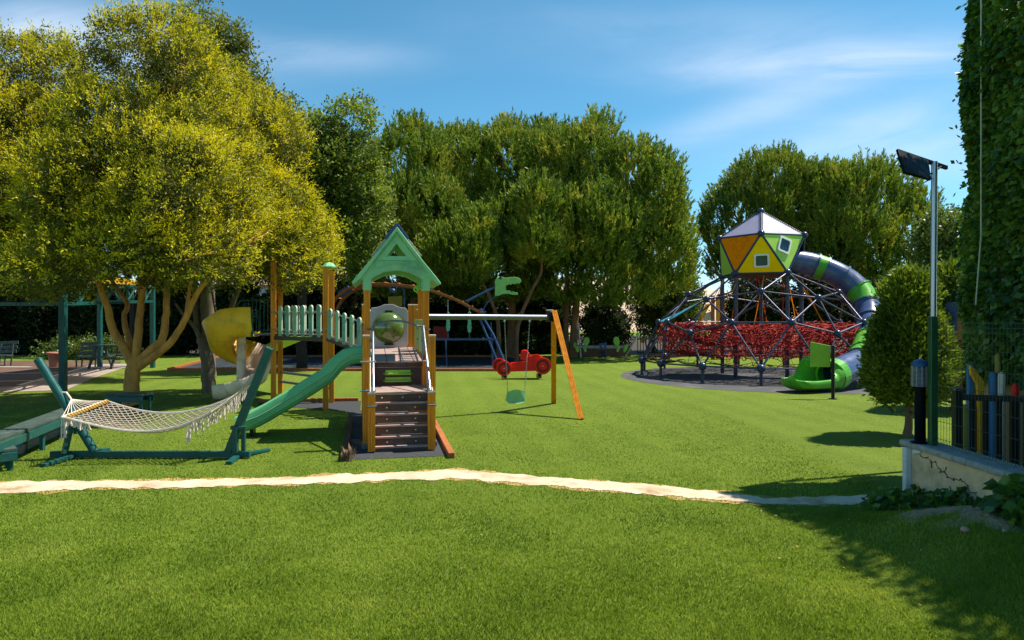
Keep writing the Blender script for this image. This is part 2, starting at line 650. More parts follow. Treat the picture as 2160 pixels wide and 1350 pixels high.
# thin high cloud, fixed to the compass directions of the sky
tc = nt.nodes.new('ShaderNodeTexCoord')
sx = nt.nodes.new('ShaderNodeSeparateXYZ')
nt.links.new(tc.outputs['Generated'], sx.inputs[0])
yy = mth('MAXIMUM', sx.outputs[1], .08)
cu, cv = mth('DIVIDE', sx.outputs[0], yy), mth('DIVIDE', sx.outputs[2], yy)
cb = nt.nodes.new('ShaderNodeCombineXYZ')
nt.links.new(mth('MULTIPLY_ADD', cu, 1.6, mth('MULTIPLY', cv, 1.2)), cb.inputs[0])
nt.links.new(mth('MULTIPLY_ADD', cv, 7.0, mth('MULTIPLY', cu, -.9)), cb.inputs[1])
cn = nt.nodes.new('ShaderNodeTexNoise')
cn.inputs['Scale'].default_value = 1.7
cn.inputs['Detail'].default_value = 7
cn.inputs['Roughness'].default_value = .58
cn.inputs['Distortion'].default_value = .5
nt.links.new(cb.outputs[0], cn.inputs['Vector'])
tot = None
for (px, py, a, b, k, sh) in ((1800, 130, 330, 42, .95, -.05), (1640, 215, 300, 40, .40, -.35), (1880, 265, 260, 60, .45, -.2),
                              (120, 70, 330, 75, .75, .15), (600, 110, 260, 34, .38, .05), (1500, 60, 500, 60, .22, 0), (1990, 330, 330, 60, .35, 0)):
    u0, v0 = (px - 1080) / F, (675 - py) / F
    du = mth('SUBTRACT', cu, u0)
    dv = mth('ADD', mth('SUBTRACT', cv, v0), mth('MULTIPLY', du, sh))
    q = mth('ADD', mth('POWER', mth('MULTIPLY', du, F / a), 2), mth('POWER', mth('MULTIPLY', dv, F / b), 2))
    e = mth('MULTIPLY', mth('EXPONENT', mth('MULTIPLY', q, -1)), k)
    tot = e if tot is None else mth('ADD', tot, e)
veil = mth('MULTIPLY', mth('MULTIPLY', tot, mth('MULTIPLY_ADD', cn.outputs['Fac'], 2.2, -.35)), .80)
veil = mth('MINIMUM', mth('MAXIMUM', veil, 0), .8)
mx = nt.nodes.new('ShaderNodeMix')
mx.data_type = 'RGBA'
nt.links.new(veil, mx.inputs[0])
nt.links.new(hs.outputs[0], mx.inputs[6])
mx.inputs[7].default_value = (4.9, 5.4, 6.3, 1)
nt.links.new(mx.outputs[2], bg.inputs['Color'])
bg.inputs['Strength'].default_value = .108

scn.view_settings.view_transform = 'Standard'
scn.view_settings.look = 'None'
scn.view_settings.exposure = .90
scn.view_settings.gamma = 1

# ------------------------------------------------------------------ ground
sst = lambda a, b, x: (lambda t: t * t * (3 - 2 * t))(np.clip((x - a) / (b - a), 0, 1))


def hgt(x, y):
    return .42 * sst(2.7, 4.35, np.asarray(x, float)) * sst(7.75, 5.9, np.asarray(y, float))


def lawn_material():
    m, nt, b, out = nodes_of('lawn')
    n1 = noise_node(nt, .35, 5, .6)
    n2 = noise_node(nt, 3.5, 6, .7)
    n3 = noise_node(nt, 55, 3, .7)
    a = nt.nodes.new('ShaderNodeMath')
    a.operation = 'MULTIPLY_ADD'
    nt.links.new(n1.outputs['Fac'], a.inputs[0])
    a.inputs[1].default_value = .35
    s2 = nt.nodes.new('ShaderNodeMath')
    s2.operation = 'MULTIPLY'
    nt.links.new(n2.outputs['Fac'], s2.inputs[0])
    s2.inputs[1].default_value = .35
    nt.links.new(s2.outputs[0], a.inputs[2])
    a3 = nt.nodes.new('ShaderNodeMath')
    a3.operation = 'MULTIPLY_ADD'
    nt.links.new(n3.outputs['Fac'], a3.inputs[0])
    a3.inputs[1].default_value = .30
    nt.links.new(a.outputs[0], a3.inputs[2])
    wv = nt.nodes.new('ShaderNodeTexWave')
    wv.inputs['Scale'].default_value = .34
    wv.inputs['Distortion'].default_value = 1.2
    wv.inputs['Detail'].default_value = 2
    wv.inputs['Detail Scale'].default_value = .6
    tcw = nt.nodes.new('ShaderNodeTexCoord')
    mpw = nt.nodes.new('ShaderNodeMapping')
    mpw.inputs['Rotation'].default_value = (0, 0, -.13)
    nt.links.new(tcw.outputs['Object'], mpw.inputs['Vector'])
    nt.links.new(mpw.outputs['Vector'], wv.inputs['Vector'])
    a4 = nt.nodes.new('ShaderNodeMath')
    a4.operation = 'MULTIPLY_ADD'
    nt.links.new(wv.outputs['Fac'], a4.inputs[0])
    a4.inputs[1].default_value = .07
    nt.links.new(a3.outputs[0], a4.inputs[2])
    col = ramp(nt, a4.outputs[0], [(.30, (.09, .15, .013, 1)), (.48, (.13, .195, .018, 1)), (.60, (.16, .228, .024, 1)), (.78, (.20, .26, .034, 1))])
    nt.links.new(col, b.inputs['Base Color'])
    b.inputs['Roughness'].default_value = .9
    b.inputs['Specular IOR Level'].default_value = .15
    bp = nt.nodes.new('ShaderNodeBump')
    bp.inputs['Strength'].default_value = .9
    bp.inputs['Distance'].default_value = .05
    ad = nt.nodes.new('ShaderNodeMath')
    ad.operation = 'ADD'
    n4 = noise_node(nt, 9, 4, .7)
    nt.links.new(n4.outputs['Fac'], ad.inputs[0])
    nt.links.new(n3.outputs['Fac'], ad.inputs[1])
    nt.links.new(ad.outputs[0], bp.inputs['Height'])
    nt.links.new(bp.outputs['Normal'], b.inputs['Normal'])
    M['lawn'] = m


lawn_material()
xs = np.r_[-500, -200, -80, -40, np.arange(-24, 24.01, .4), 40, 80, 200, 500]
ys = np.r_[-60, -20, -5, np.arange(1, 30.01, .4), 36, 44, 60, 120, 300, 700]
X, Y = np.meshgrid(xs, ys)
Z = hgt(X, Y)
mb = MB()
nx = len(xs)
mb.add(np.stack([X, Y, Z], -1).reshape(-1, 3), [(j * nx + i, j * nx + i + 1, (j + 1) * nx + i + 1, (j + 1) * nx + i)
                                               for j in range(len(ys) - 1) for i in range(nx - 1)], 0, True)
struct(mb.build('lawn', 'lawn'))

# tower frame: u to the right along the steps, v away from the viewer
TO = Vector((-2.175, 10.8, 0))
TU, TV = Vector((.979, .203, 0)), Vector((-.203, .979, 0))
TR = math.atan2(.203, .979)


def T(u, v, z=0.0):
    return TO + TU * u + TV * v + Vector((0, 0, z))


def sheet(name, pts, z, matname):
    mb = MB()
    mb.add([(p[0], p[1], z) for p in pts], [tuple(range(len(pts)))])
    return struct(mb.build(name, matname))


# path
up_px = [(-120, 1023), (0, 1020), (200, 1016), (400, 1014), (560, 1010), (700, 1004), (830, 998), (980, 993), (1100, 1003), (1240, 1015),
         (1400, 1026), (1560, 1043), (1640, 1053), (1780, 1049), (1912, 1043)]
lo_px = [(-120, 1052), (0, 1043), (200, 1031), (400, 1029), (560, 1024), (700, 1020), (830, 1013), (980, 1012), (1100, 1021), (1240, 1033),
         (1400, 1046), (1560, 1062), (1640, 1065), (1780, 1068), (1912, 1064)]


def edge(pts, n, jit, grow):
    px, py = np.array(pts).T
    t = np.linspace(px[0], px[-1], n)
    y = np.interp(t, px, py) + grow
    k = rng.normal(size=n)
    k = np.convolve(k, np.ones(4) / 4, 'same') * 2
    return [G(a, b + jit * c) for a, b, c in zip(t, y, k)]


m, nt2, b2, o2 = nodes_of('path_mat')
pn = noise_node(nt2, 1.6, 6, .7)
pc = ramp(nt2, pn.outputs['Fac'], [(.32, (.30, .19, .09, 1)), (.45, (.50, .38, .25, 1)), (.60, (.62, .50, .36, 1))])
nt2.links.new(pc, b2.inputs['Base Color'])
b2.inputs['Roughness'].default_value = .9
pb = noise_node(nt2, 40, 5, .7)
pbp = nt2.nodes.new('ShaderNodeBump')
pbp.inputs['Strength'].default_value = .5
pbp.inputs['Distance'].default_value = .02
nt2.links.new(pb.outputs['Fac'], pbp.inputs['Height'])
nt2.links.new(pbp.outputs['Normal'], b2.inputs['Normal'])
M['path_mat'] = m
mat('dry_edge', (.42, .27, .09, 1), .95, .35, 9, .8, 60)


def ribbon(mb, A, B, z):
    n = len(A)
    mb.add([(p.x, p.y, z) for p in A] + [(p.x, p.y, z) for p in B], [(i, i + 1, n + i + 1, n + i) for i in range(n - 1)])


pa, pbb = edge(up_px, 240, 1.5, 0), edge(lo_px, 240, 1.5, 0)
mb = MB()
ribbon(mb, edge(up_px, 240, 2.0, -2.4), edge(lo_px, 240, 2.0, 1.8), .004)
struct(mb.build('path_verge', 'dry_edge'))
mb = MB()
ribbon(mb, pa, pbb, .009)
struct(mb.build('path', 'path_mat'))
path_poly = [(p.x, p.y) for p in pa] + [(p.x, p.y) for p in pbb[::-1]]

mat('rubber', (.040, .043, .050, 1), .85, .25, 20, .5, 90, dirt=(.07, .07, .07, 1))
mat('rubber_grey', (.07, .07, .075, 1), .9, .2, 1.5, .5, 60, dirt=(.15, .14, .14, 1))
mat('rubber_rear', (.022, .030, .040, 1), .8, .25, 2, .4, 60, dirt=(.05, .06, .065, 1))
tower_pad = [T(-.42, -.62), T(1.12, -.62), T(1.18, 3.6), T(.6, 5.2), T(-.3, 5.2), T(-.3, 4.2), G(690, 867), G(577, 850), G(577, 843), G(700, 851)]
tower_pad = [T(-.42, -.50), T(1.12, -.50), T(1.18, 3.5), T(1.0, 5.4), T(-.3, 5.2), G(762, 846), G(545, 847), G(545, 855), G(735, 868), T(-.46, 2.6)]
sheet('rubber_ground', tower_pad, .006, 'rubber')
DC = Vector((9.45, 25.9, 0))
dome_pad = [(9.55 + 5.5 * math.cos(a), 25.0 + 5.7 * math.sin(a)) for a in np.linspace(0, 2 * math.pi, 72, endpoint=False)]
sheet('rubber_ground', dome_pad, .006, 'rubber_grey')
rear_pad = [(-14.2, 28.3), (.2, 28.0), (.9, 31.0), (1.2, 38.5), (-16.5, 38.5)]
sheet('rubber_ground', rear_pad, .006, 'rubber_rear')

# striped court and paved walk on the left
mat('court', (.115, .062, .042, 1), .8, .3, 1.2, .3, 50, dirt=(.17, .12, .09, 1))
mat('court_line', (.62, .58, .52, 1), .8, .15, 6)
mat('paver', (.30, .245, .215, 1), .85, .2, 2.5, .5, 30, dirt=(.22, .18, .16, 1))
court = [(-36, 19.6), (-14.2, 21.6), (-17.0, 29.2), (-20.0, 35), (-44, 35)]
sheet('court', court, .005, 'court')
walk = [G(-140, 836), G(0, 828), G(140, 823), G(200, 797), (-17.9, 32.5), (-19.5, 32.5), G(186, 772), G(120, 791), G(40, 815), G(-140, 824)]
sheet('paved_walk', walk, .010, 'paver')
mb = MB()


def line(mb, a, b, wd, z):
    a, b = Vector(a).to_2d(), Vector(b).to_2d()
    t = (b - a).normalized()
    s = Vector((-t.y, t.x)) * wd / 2
    mb.add([(q.x, q.y, z) for q in (a - s, b - s, b + s, a + s)], [(0, 1, 2, 3)])


for a, b, wd in ((G(-60, 774), G(66, 774.5), .22), (G(-80, 791), G(145, 786), .20), (G(-90, 806.5), G(100, 803), .18), (G(40, 813), G(196, 771), .16), (G(190, 772), G(266, 769), .16)):
    line(mb, a, b, wd, .015)
struct(mb.build('court_marking', 'court_line'))
mat('soil', (.36, .23, .14, 1), .95, .35, 9, 1.0, 40, dirt=(.24, .18, .14, 1))
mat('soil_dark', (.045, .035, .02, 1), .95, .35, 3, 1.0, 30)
# bare strip at the foot of the low wall


def bare(x, y):
    """how bare the ground is: 1 next to the wall, fading to 0 where the grass closes"""
    rim = .70 + .16 * np.sin(y * 3.1) + .09 * np.sin(y * 7.7 + 1) + .05 * np.sin(y * 17)
    rim = rim * np.clip((y - 4.7) / .5, 0, 1) * np.clip((7.15 - y) / .5, 0, 1)
    return np.clip((rim - (4.56 - x)) / .30, 0, 1)


mb = MB()
nsx, nsy = 26, 60
for j in range(nsy):
    for i in range(nsx):
        x, y = 3.5 + 1.06 * i / (nsx - 1), 4.7 + 2.45 * j / (nsy - 1)
        k = float(bare(x, y))
        mb.v.append((x, y, float(hgt(x, y)) - .012 + .018 * min(1, k * 3) + (.014 * rng.random() if k > .5 else 0)))
for j in range(nsy - 1):
    for i in range(nsx - 1):
        mb.f.append([j * nsx + i, j * nsx + i + 1, (j + 1) * nsx + i + 1, (j + 1) * nsx + i])
        mb.m.append(0)
        mb.sm.append(True)
for k in range(90):
    x, y = 3.8 + .74 * rng.random(), 4.9 + 2.1 * rng.random()
    if bare(x, y) > .3:
        r_ = .006 + .012 * rng.random() ** 2
        mb.sphere((x, y, float(hgt(x, y)) + .01), r_, 6, 4, sc=(1.2, .9, .7))
struct(mb.build('soil', 'soil'))
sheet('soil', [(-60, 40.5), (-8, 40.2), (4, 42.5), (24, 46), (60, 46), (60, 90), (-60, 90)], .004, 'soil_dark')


def in_poly(x, y, poly):
    ins = np.zeros(len(x), bool)
    n = len(poly)
    for i in range(n):
        x1, y1 = poly[i][0], poly[i][1]
        x2, y2 = poly[(i + 1) % n][0], poly[(i + 1) % n][1]
        c = ((y1 > y) != (y2 > y)) & (x < (x2 - x1) * (y - y1) / (y2 - y1 + 1e-12) + x1)
        ins ^= c
    return ins


# grass blades
def sward(n):
    # blades per square metre fall off with distance
    e = .9
    d0, d1 = 3.9, 21.0
    y = (rng.random(n) * (d1 ** -e - d0 ** -e) + d0 ** -e) ** (-1 / e)
    x = (rng.random(n) * 2 - 1) * y * .80
    ok = np.ones(n, bool)
    for poly in (path_poly, [(p[0], p[1]) for p in tower_pad], dome_pad, rear_pad, court, [(p[0], p[1]) for p in walk]):
        ok &= ~in_poly(x, y, poly)
    ok &= rng.random(n) < np.clip((21 - y) / 6, 0, 1)
    ok &= ~((x > 4.5) & (x < 4.9) & (y < 8.0))
    ok &= rng.random(n) > bare(x, y) * .97
    x, y = x[ok], y[ok]
    n = len(x)
    z = hgt(x, y)
    p = np.stack([x, y, z - .005], -1)
    # the mower leaves tufts: blades in a patch lean the same way
    ang = np.sin(x * 2.9 + np.sin(y * 3.7)) * 1.5 + np.cos(y * 3.3 + 1.5 * np.sin(x * 2.3)) * 1.5 + rng.random(n) * 5.0
    lean = .25 + .55 * rng.random(n)
    far = np.clip((y - 4) / 14, 0, 1)
    hh = (.035 - .022 * far ** .6) * (.55 + .75 * rng.random(n))
    wd = .0021 + .0075 * far
    a = rng.random(n) * 2 * math.pi
    sd = np.stack([np.cos(a), np.sin(a), np.zeros(n)], -1) * (wd * (.6 + .8 * rng.random(n)))[:, None]
    ld = np.stack([np.cos(ang), np.sin(ang), np.zeros(n)], -1)
    m = p + ld * (hh * lean * .35)[:, None]
    m[:, 2] += hh * .6
    t = p + ld * (hh * lean)[:, None]
    t[:, 2] += hh
    return np.stack([p - sd, p + sd, m + sd * .8, t, m - sd * .8], 1)


V = sward(430000)
go = link('grass', fan_mesh('grass', V, 'blade', 5))
go['kind'] = 'stuff'
go['label'], go['category'] = 'short mown green grass covering the lawn', 'grass'

leafmat('leaf_fallen', [(.16, .10, .03, 1), (.32, .23, .05, 1), (.44, .36, .13, 1)], 3, .2, .7, .8, 1.1)
n = 420
fx = np.concatenate([rng.normal(-6.5, 2.6, 260), 2.2 + 2.4 * rng.random(80), rng.uniform(-7, 7, 80)])
fy = np.concatenate([rng.normal(13.5, 2.4, 260), 4.6 + 3.0 * rng.random(80), 4.6 + 9 * rng.random(80)])
ok = (fy > 3.5) & (fx < 4.5)
fx, fy = fx[ok], fy[ok]
n = len(fx)
fp = np.stack([fx, fy, hgt(fx, fy) + .030], -1)
fa = unit(np.stack([rng.normal(size=n), rng.normal(size=n), .12 * rng.normal(size=n)], -1))
fs = np.cross(fa, np.array([0, 0, 1.0])) + .3 * rng.normal(size=(n, 3))
fl_ = (.018 + .022 * rng.random(n))[:, None]
FV = np.stack([fp, fp + fa * fl_ * .5 + unit(fs) * fl_ * .32, fp + fa * fl_, fp + fa * fl_ * .5 - unit(fs) * fl_ * .32], 1)
fo = link('fallen_leaves', fan_mesh('fallen_leaves', FV, 'leaf_fallen', 4))
fo['kind'] = 'stuff'
fo['label'], fo['category'] = 'small dry leaves scattered over the lawn', 'fallen leaves'

# dry hills far behind the trees
mat('hill_dry', (.42, .30, .20, 1), .95, .25, .03, 0, 40, dirt=(.50, .42, .34, 1))
mb = MB()
nxh, nyh = 60, 10
for j in range(nyh):
    for i in range(nxh):
        x = -260 + 560 * i / (nxh - 1)
        y = 120 + 26 * j
        t = j / (nyh - 1)
        z = (10 + 2 * math.sin(x * .02 + 1) + 2 * math.sin(x * .051)) * math.sin(min(1, t * 1.5) * math.pi / 2) * (1 + .7 * t) - .5
        mb.v.append((x, y, z))
for j in range(nyh - 1):
    for i in range(nxh - 1):
        mb.f.append([j * nxh + i, j * nxh + i + 1, (j + 1) * nxh + i + 1, (j + 1) * nxh + i])
        mb.m.append(0)
        mb.sm.append(True)
struct(mb.build('hills', 'hill_dry'))
# ------------------------------------------------------------------ play tower with gable roof, bridge and spiral slide
tw = thing('play_tower', 'wooden play tower with mint gable roof, brown steps, green slide, bridge and spiral slide', 'play tower', T(.4, 1.6))


def prof2(pts, v, du=0):
    return [T(.402 + u, v, z) for u, z in pts]


def cap(mb, p, w, mi=0):
    mb.box((p.x, p.y, p.z + .012), (w, w, .03), Matrix.Rotation(TR, 3, 'Z'), mi)


def wood_post(p, h, w=.10, capm='cream', rot=TR):
    o = MB().post(p, h, w, rot).build('post', 'post_wood', tw)
    if capm:
        mb = MB()
        cap(mb, Vector((p.x, p.y, p.z + h)), w * 1.12)
        mb.build('post_cap', capm, o, .008)
    return o


for u in (-.045, .90):
    o = wood_post(T(u, 0, .03), .90, .115, 'steel')
    mb = MB()
    mb.tube([T(u - .08, -.0, .74), T(u + .08, -.0, .74)], .018, 8)
    mb.tube([T(u - .07, -.07, .74), T(u + .07, -.07, .74)], .014, 8)
    mb.build('clamp', 'steel_dark', o)
for u in (-.135, .945):
    o = wood_post(T(u, .40, .0), 1.83, .105)
    mb = MB().box(T(u, .40, .045), (.15, .15, .09), Matrix.Rotation(TR, 3, 'Z'))
    mb.build('post_shoe', 'steel_dark', o, .006)
    mb = MB()
    for z in (1.42, .95):
        mb.tube([T(u - .09, .33, z), T(u + .16 * (1 if u < 0 else -1), .33, z)], .016, 8)
    mb.build('clamp', 'steel', o)
for u in (-.125, .929):
    for v in (1.55, 2.78):
        o = wood_post(T(u, v, 0), 2.70, .115, None)
        mb = MB()
        for z in (1.93, 1.72, 1.45):
            mb.lathe(T(u, v, z), [(.085, -.014), (.085, .014)], 10)
        mb.build('clamp', 'steel_dark', o)
for u in (-.20, .80, .91):
    wood_post(T(u, 4.22, 0), 2.42, .095)
wood_post(T(.93, 3.3, 0), 2.30, .105)

# steps
sz = [(.0, .06), (.09, .20), (.17, .37), (.25, .545), (.33, .72)]
for i, (v, z) in enumerate(sz):
    mb = MB()
    a, b, c, d = T(.0, v, z), T(.855, v, z), T(.855, v + .17, z), T(0, v + .17, z)
    mb.prism([a, b, c, d], (0, 0, .032))
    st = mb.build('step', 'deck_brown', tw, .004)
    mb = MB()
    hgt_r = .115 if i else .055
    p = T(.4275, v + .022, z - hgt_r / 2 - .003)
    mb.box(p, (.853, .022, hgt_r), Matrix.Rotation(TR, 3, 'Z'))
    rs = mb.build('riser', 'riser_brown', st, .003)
    if i:
        mb = MB()
        for u in (.20, .66):
            mb.sphere(T(u, v + .008, z - .055), .015, 8, 6)
        mb.build('bolt', 'bolt', st)
mb = MB()
for k in range(7):
    mb.prism([T(-.04, .42 + k * .17, .88), T(.90, .42 + k * .17, .88), T(.90, .42 + k * .17 + .16, .88), T(-.04, .42 + k * .17 + .16, .88)], (0, 0, .03))
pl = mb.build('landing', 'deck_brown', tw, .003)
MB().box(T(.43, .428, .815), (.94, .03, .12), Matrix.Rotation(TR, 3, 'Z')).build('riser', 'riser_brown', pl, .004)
mb = MB()
for u in (.12, .46, .74):
    mb.sphere(T(u, .412, .82), .013, 8, 6)
mb.build('bolt', 'bolt', pl)
# decks
u0, u1 = -.07, .875
cuts = [u0, u0 + .30, u0 + .60, u0 + .79, u1]
zd = lambda v: 1.32 + .15 * (v - 1.6) / 2.56
mb = MB()
for i in range(4):
    for j in range(6):
        va, vb = 1.60 + 2.56 * j / 6 + .008, 1.60 + 2.56 * (j + 1) / 6
        mb.prism([T(cuts[i] + .006, va, zd(va)), T(cuts[i + 1] - .006, va, zd(va)), T(cuts[i + 1] - .006, vb, zd(vb)), T(cuts[i] + .006, vb, zd(vb))], (0, 0, .03))
dk = mb.build('deck', 'deck_brown', tw, .003)
mb = MB()
mb.box(T(.4, 1.62, zd(1.6) - .04), (.97, .05, .07), Matrix.Rotation(TR, 3, 'Z'))
mb.beam(T(.05, 1.66, zd(1.66) - .05), T(.05, 4.1, zd(4.1) - .05), .06, .08)
mb.beam(T(.80, 1.66, zd(1.66) - .05), T(.80, 4.1, zd(4.1) - .05), .06, .08)
mb.build('joist', 'riser_brown', dk, .003)
mb = MB()
mb.box(T(.40, 1.645, 1.06), (.92, .03, .34), Matrix.Rotation(TR, 3, 'Z'))
cb_ = mb.build('climbing_board', 'riser_brown', tw, .004)
for z in (.985, 1.115):
    mb = MB()
    mb.prism([T(.16, 1.63, z), T(.20, 1.54, z - .015), T(.66, 1.54, z - .015), T(.70, 1.63, z)], (0, 0, .028))
    mb.box(T(.43, 1.615, z + .045), (.46, .03, .06), Matrix.Rotation(TR, 3, 'Z'))
    mb.build('foothold', 'lime', cb_, .008)

# handrails and side boards
for u in (-.02, .875):
    mb = MB()
    mb.tube([T(u, -.02, .96), T(u, .0, .99), T(u, 1.42, 1.96), T(u, 1.46, 1.985)], .023, 10)
    mb.tube([T(u, -.02, .93), T(u, -.02, .985)], .03, 10)
    mb.build('handrail', 'steel', tw)
    mb = MB()
    uu = u + (-.055 if u < 0 else .055)
    mb.prism([T(uu, .06, .10), T(uu, .36, .12), T(uu, 1.5, .90), T(uu, 1.5, 1.55), T(uu, .36, 1.0), T(uu, .06, .80)], TU * .018)
    mb.build('side_board', 'cream', tw, .004)
mb = MB()
arc = [T(-.02 + .93 * t, 1.46, 1.985 + .10 * math.sin(math.pi * min(1, t * 1.15))) for t in np.linspace(0, 1, 14)]
mb.tube(arc, .018, 8)
mb.tube([T(-.02, 1.46, 1.35), T(-.02, 1.46, 1.99)], .018, 8)
mb.tube([T(.87, 1.46, 1.35), T(.87, 1.46, 1.99)], .018, 8)
mb.build('arch_rail', 'steel_dark', tw)
mb = MB()
for k in range(8):
    v = 1.75 + k * .29
    mb.box(T(.885, v, 1.80), (.03, .12, .62), Matrix.Rotation(TR, 3, 'Z'), k % 2)
mb.tube([T(.90, 1.6, 2.08), T(.90, 4.1, 2.12)], .016, 8, mi=2)
mb.tube([T(.90, 1.6, 1.55), T(.90, 4.1, 1.58)], .016, 8, mi=2)
mb.build('side_railing', ['cream', 'lime', 'steel_dark'], tw, .006)

# gable roof
FR = [(0, 3.70), (-.42, 3.17), (.42, 3.17)]
HO = [(0, 3.48), (-.165, 3.255), (.165, 3.255)]
LOW = [(-.4205, 3.17), (-.69, 2.83), (-.60, 2.82), (-.60, 2.63), (-.445, 2.63), (-.445, 2.85), (-.22, 2.965), (0, 3.0), (.22, 2.965), (.445, 2.85), (.445, 2.63), (.60, 2.63), (.60, 2.82), (.69, 2.83), (.4205, 3.17)]
roofs = []
for v in (1.46, 2.74):
    mb = MB()
    mb.frame(prof2(FR, v), prof2(HO, v), TV * .13)
    mb.prism(prof2(LOW, v), TV * .13)
    g = mb.build('gable', 'mint', tw, .012)
    if v < 2:
        mb = MB()
        for a, b in (((-.33, 3.15), (.33, 3.15)), ((-.42, 3.02), (-.33, 3.15)), ((.42, 3.02), (.33, 3.15)), ((-.42, 3.02), (-.14, 3.08)), ((.42, 3.02), (.14, 3.08)),
                     ((-.14, 3.08), (0, 3.12)), ((.14, 3.08), (0, 3.12)), ((-.25, 3.11), (.25, 3.11))):
            mb.beam(T(.402 + a[0], v - .004, a[1]), T(.402 + b[0], v - .004, b[1]), .014, .022, up=TV)
        for s in (-1, 1):
            mb.beam(T(.402 + s * .455, v - .004, 2.66), T(.402 + s * .455, v - .004, 2.84), .014, .02, up=TV)
            mb.beam(T(.402 + s * .03, v - .004, 3.60), T(.402 + s * .40, v - .004, 3.13), .014, .02, up=TV)
        mb.build('relief', 'mint', g, .004)
        mb = MB()
        mb.tube([T(.402 + .36 + .06 * math.cos(a) * (1 - a / 12), v + .1, 2.66 + .06 * math.sin(a) * (1 - a / 12)) for a in np.linspace(0, 9, 26)], .018, 6)
        mb.tube([T(.402 + .42, v + .1, 2.66), T(.402 + .45, v + .1, 2.70)], .02, 6)
        mb.build('scroll', 'lime', g)
for s in (-1, 1):
    mb = MB()
    out = [(0, 3.775), (s * .45, 3.19), (s * .70, 2.885), (s * .795, 2.765), (s * .76, 2.735), (s * .64, 2.83), (s * .40, 3.16), (0, 3.69)]
    mb.prism(prof2(out, 1.37), TV * 1.56)
    rf = mb.build('roof', 'mint', tw, .012)
    mb = MB()
    for k in range(3):
        t0, t1 = .30 + k * .13, .30 + k * .13 + .125
        q = lambda t, e: (s * (.60 * t + .78 * e), 3.775 - .78 * t + .60 * e)
        mb.prism(prof2([q(t0, .004), q(t1, .004), q(t1, .05), q(t0, .035)], 1.42), TV * 1.46)
    mb.build('shingle', 'roof_tan', rf, .006)
    mb = MB()
    q = lambda t, e: (s * (.60 * t + .78 * e), 3.775 - .78 * t + .60 * e)
    mb.prism(prof2([q(-.02, .005), q(.285, .005), q(.285, .055), q(-.04, .055)], 1.385), TV * 1.53)
    mb.build('ridge_cap', 'ridge_blue', rf, .006)

# panel with the green bubble
wav = [(-.40, 1.48), (.415, 1.48), (.415, 2.36), (.30, 2.37), (.20, 2.39), (.12, 2.435), (0, 2.45), (-.12, 2.435), (-.20, 2.39), (-.30, 2.37), (-.40, 2.36)]
mb = MB()
n = 40
cz = 1.93
inner = [(.34 * math.cos(2 * math.pi * k / n + .4), cz + .34 * math.sin(2 * math.pi * k / n + .4)) for k in range(n)]


def ray_out(x, z):
    # point of the outline in the direction of (x, z) from the centre
    best = None
    for i in range(len(wav)):
        (x1, z1), (x2, z2) = wav[i], wav[(i + 1) % len(wav)]
        dx, dz = x, z - cz
        ex, ez = x2 - x1, z2 - z1
        den = dx * ez - dz * ex
        if abs(den) < 1e-9:
            continue
        t = (x1 * ez - (z1 - cz) * ex) / den
        s_ = (x1 * dz - (z1 - cz) * dx) / den
        if t > 0 and -1e-6 <= s_ <= 1 + 1e-6:
            best = (t * dx, cz + t * dz)
    return best


outer = [ray_out(*p) for p in inner]
UC = .33
mb.frame([T(UC + a, 4.12, b) for a, b in outer], [T(UC + a, 4.12, b) for a, b in inner], TV * .05)
pn_ = mb.build('bubble_panel', 'panel_pale', tw, .006)
mb = MB()
vs = []
mb.sphere((0, 0, 0), .345, 28, 16, sc=(1, .75, 1))
mb.v = [tuple(T(UC + x, 4.14 + y, cz + z)) for x, y, z in mb.v]
mb.build('bubble', 'bubble', pn_)
mb = MB()
mb.box(T(UC, 4.10, cz + .355), (.16, .03, .05), Matrix.Rotation(TR, 3, 'Z'))
mb.box(T(UC, 4.10, cz - .36), (.20, .03, .035), Matrix.Rotation(TR, 3, 'Z'))
mb.build('bracket', 'black_metal', pn_, .01)

# straight green slide on the left
sp = [(-.03, 1.33), (.14, 1.335), (.30, 1.30), (.45, 1.18), (.61, .99), (.9, .80), (1.18, .62), (1.45, .46), (1.68, .32), (1.88, .215), (2.06, .155), (2.20, .125)]
path = [T(-.16 - s, 2.10, z) for s, z in sp]
UPR = [(-.31, .27), (-.33, .25), (-.325, .12), (-.33, .10), (-.30, .0), (-.24, -.035), (.24, -.035), (.30, .0), (.33, .10), (.325, .12), (.33, .25), (.31, .27), (.27, .25), (.25, .06), (.20, .02),
       (-.20, .02), (-.25, .06), (-.27, .25)]
mb = MB()
mb.sweep(path, UPR)
so_ = mb.build('slide', 'mint_dark', tw)
so_.data.shade_smooth()
mb = MB()
for s in (-1, 1):
    for e, zz in ((.337, .165), (.337, .065)):
        mb.tube([p + TV * (s * e) + Vector((0, 0, zz)) for p in path], .010, 6)
mb.build('rib', 'mint', so_)
mb = MB()
mb.beam(T(-.16 - .85, 2.35, .80), T(-.16 - 1.0, 2.35, .70), .05, .06)
mb.box(T(-.16 - 2.0, 2.10, .07), (.06, .3, .14), Matrix.Rotation(TR, 3, 'Z'))
mb.build('slide_bracket', 'black_metal', so_)

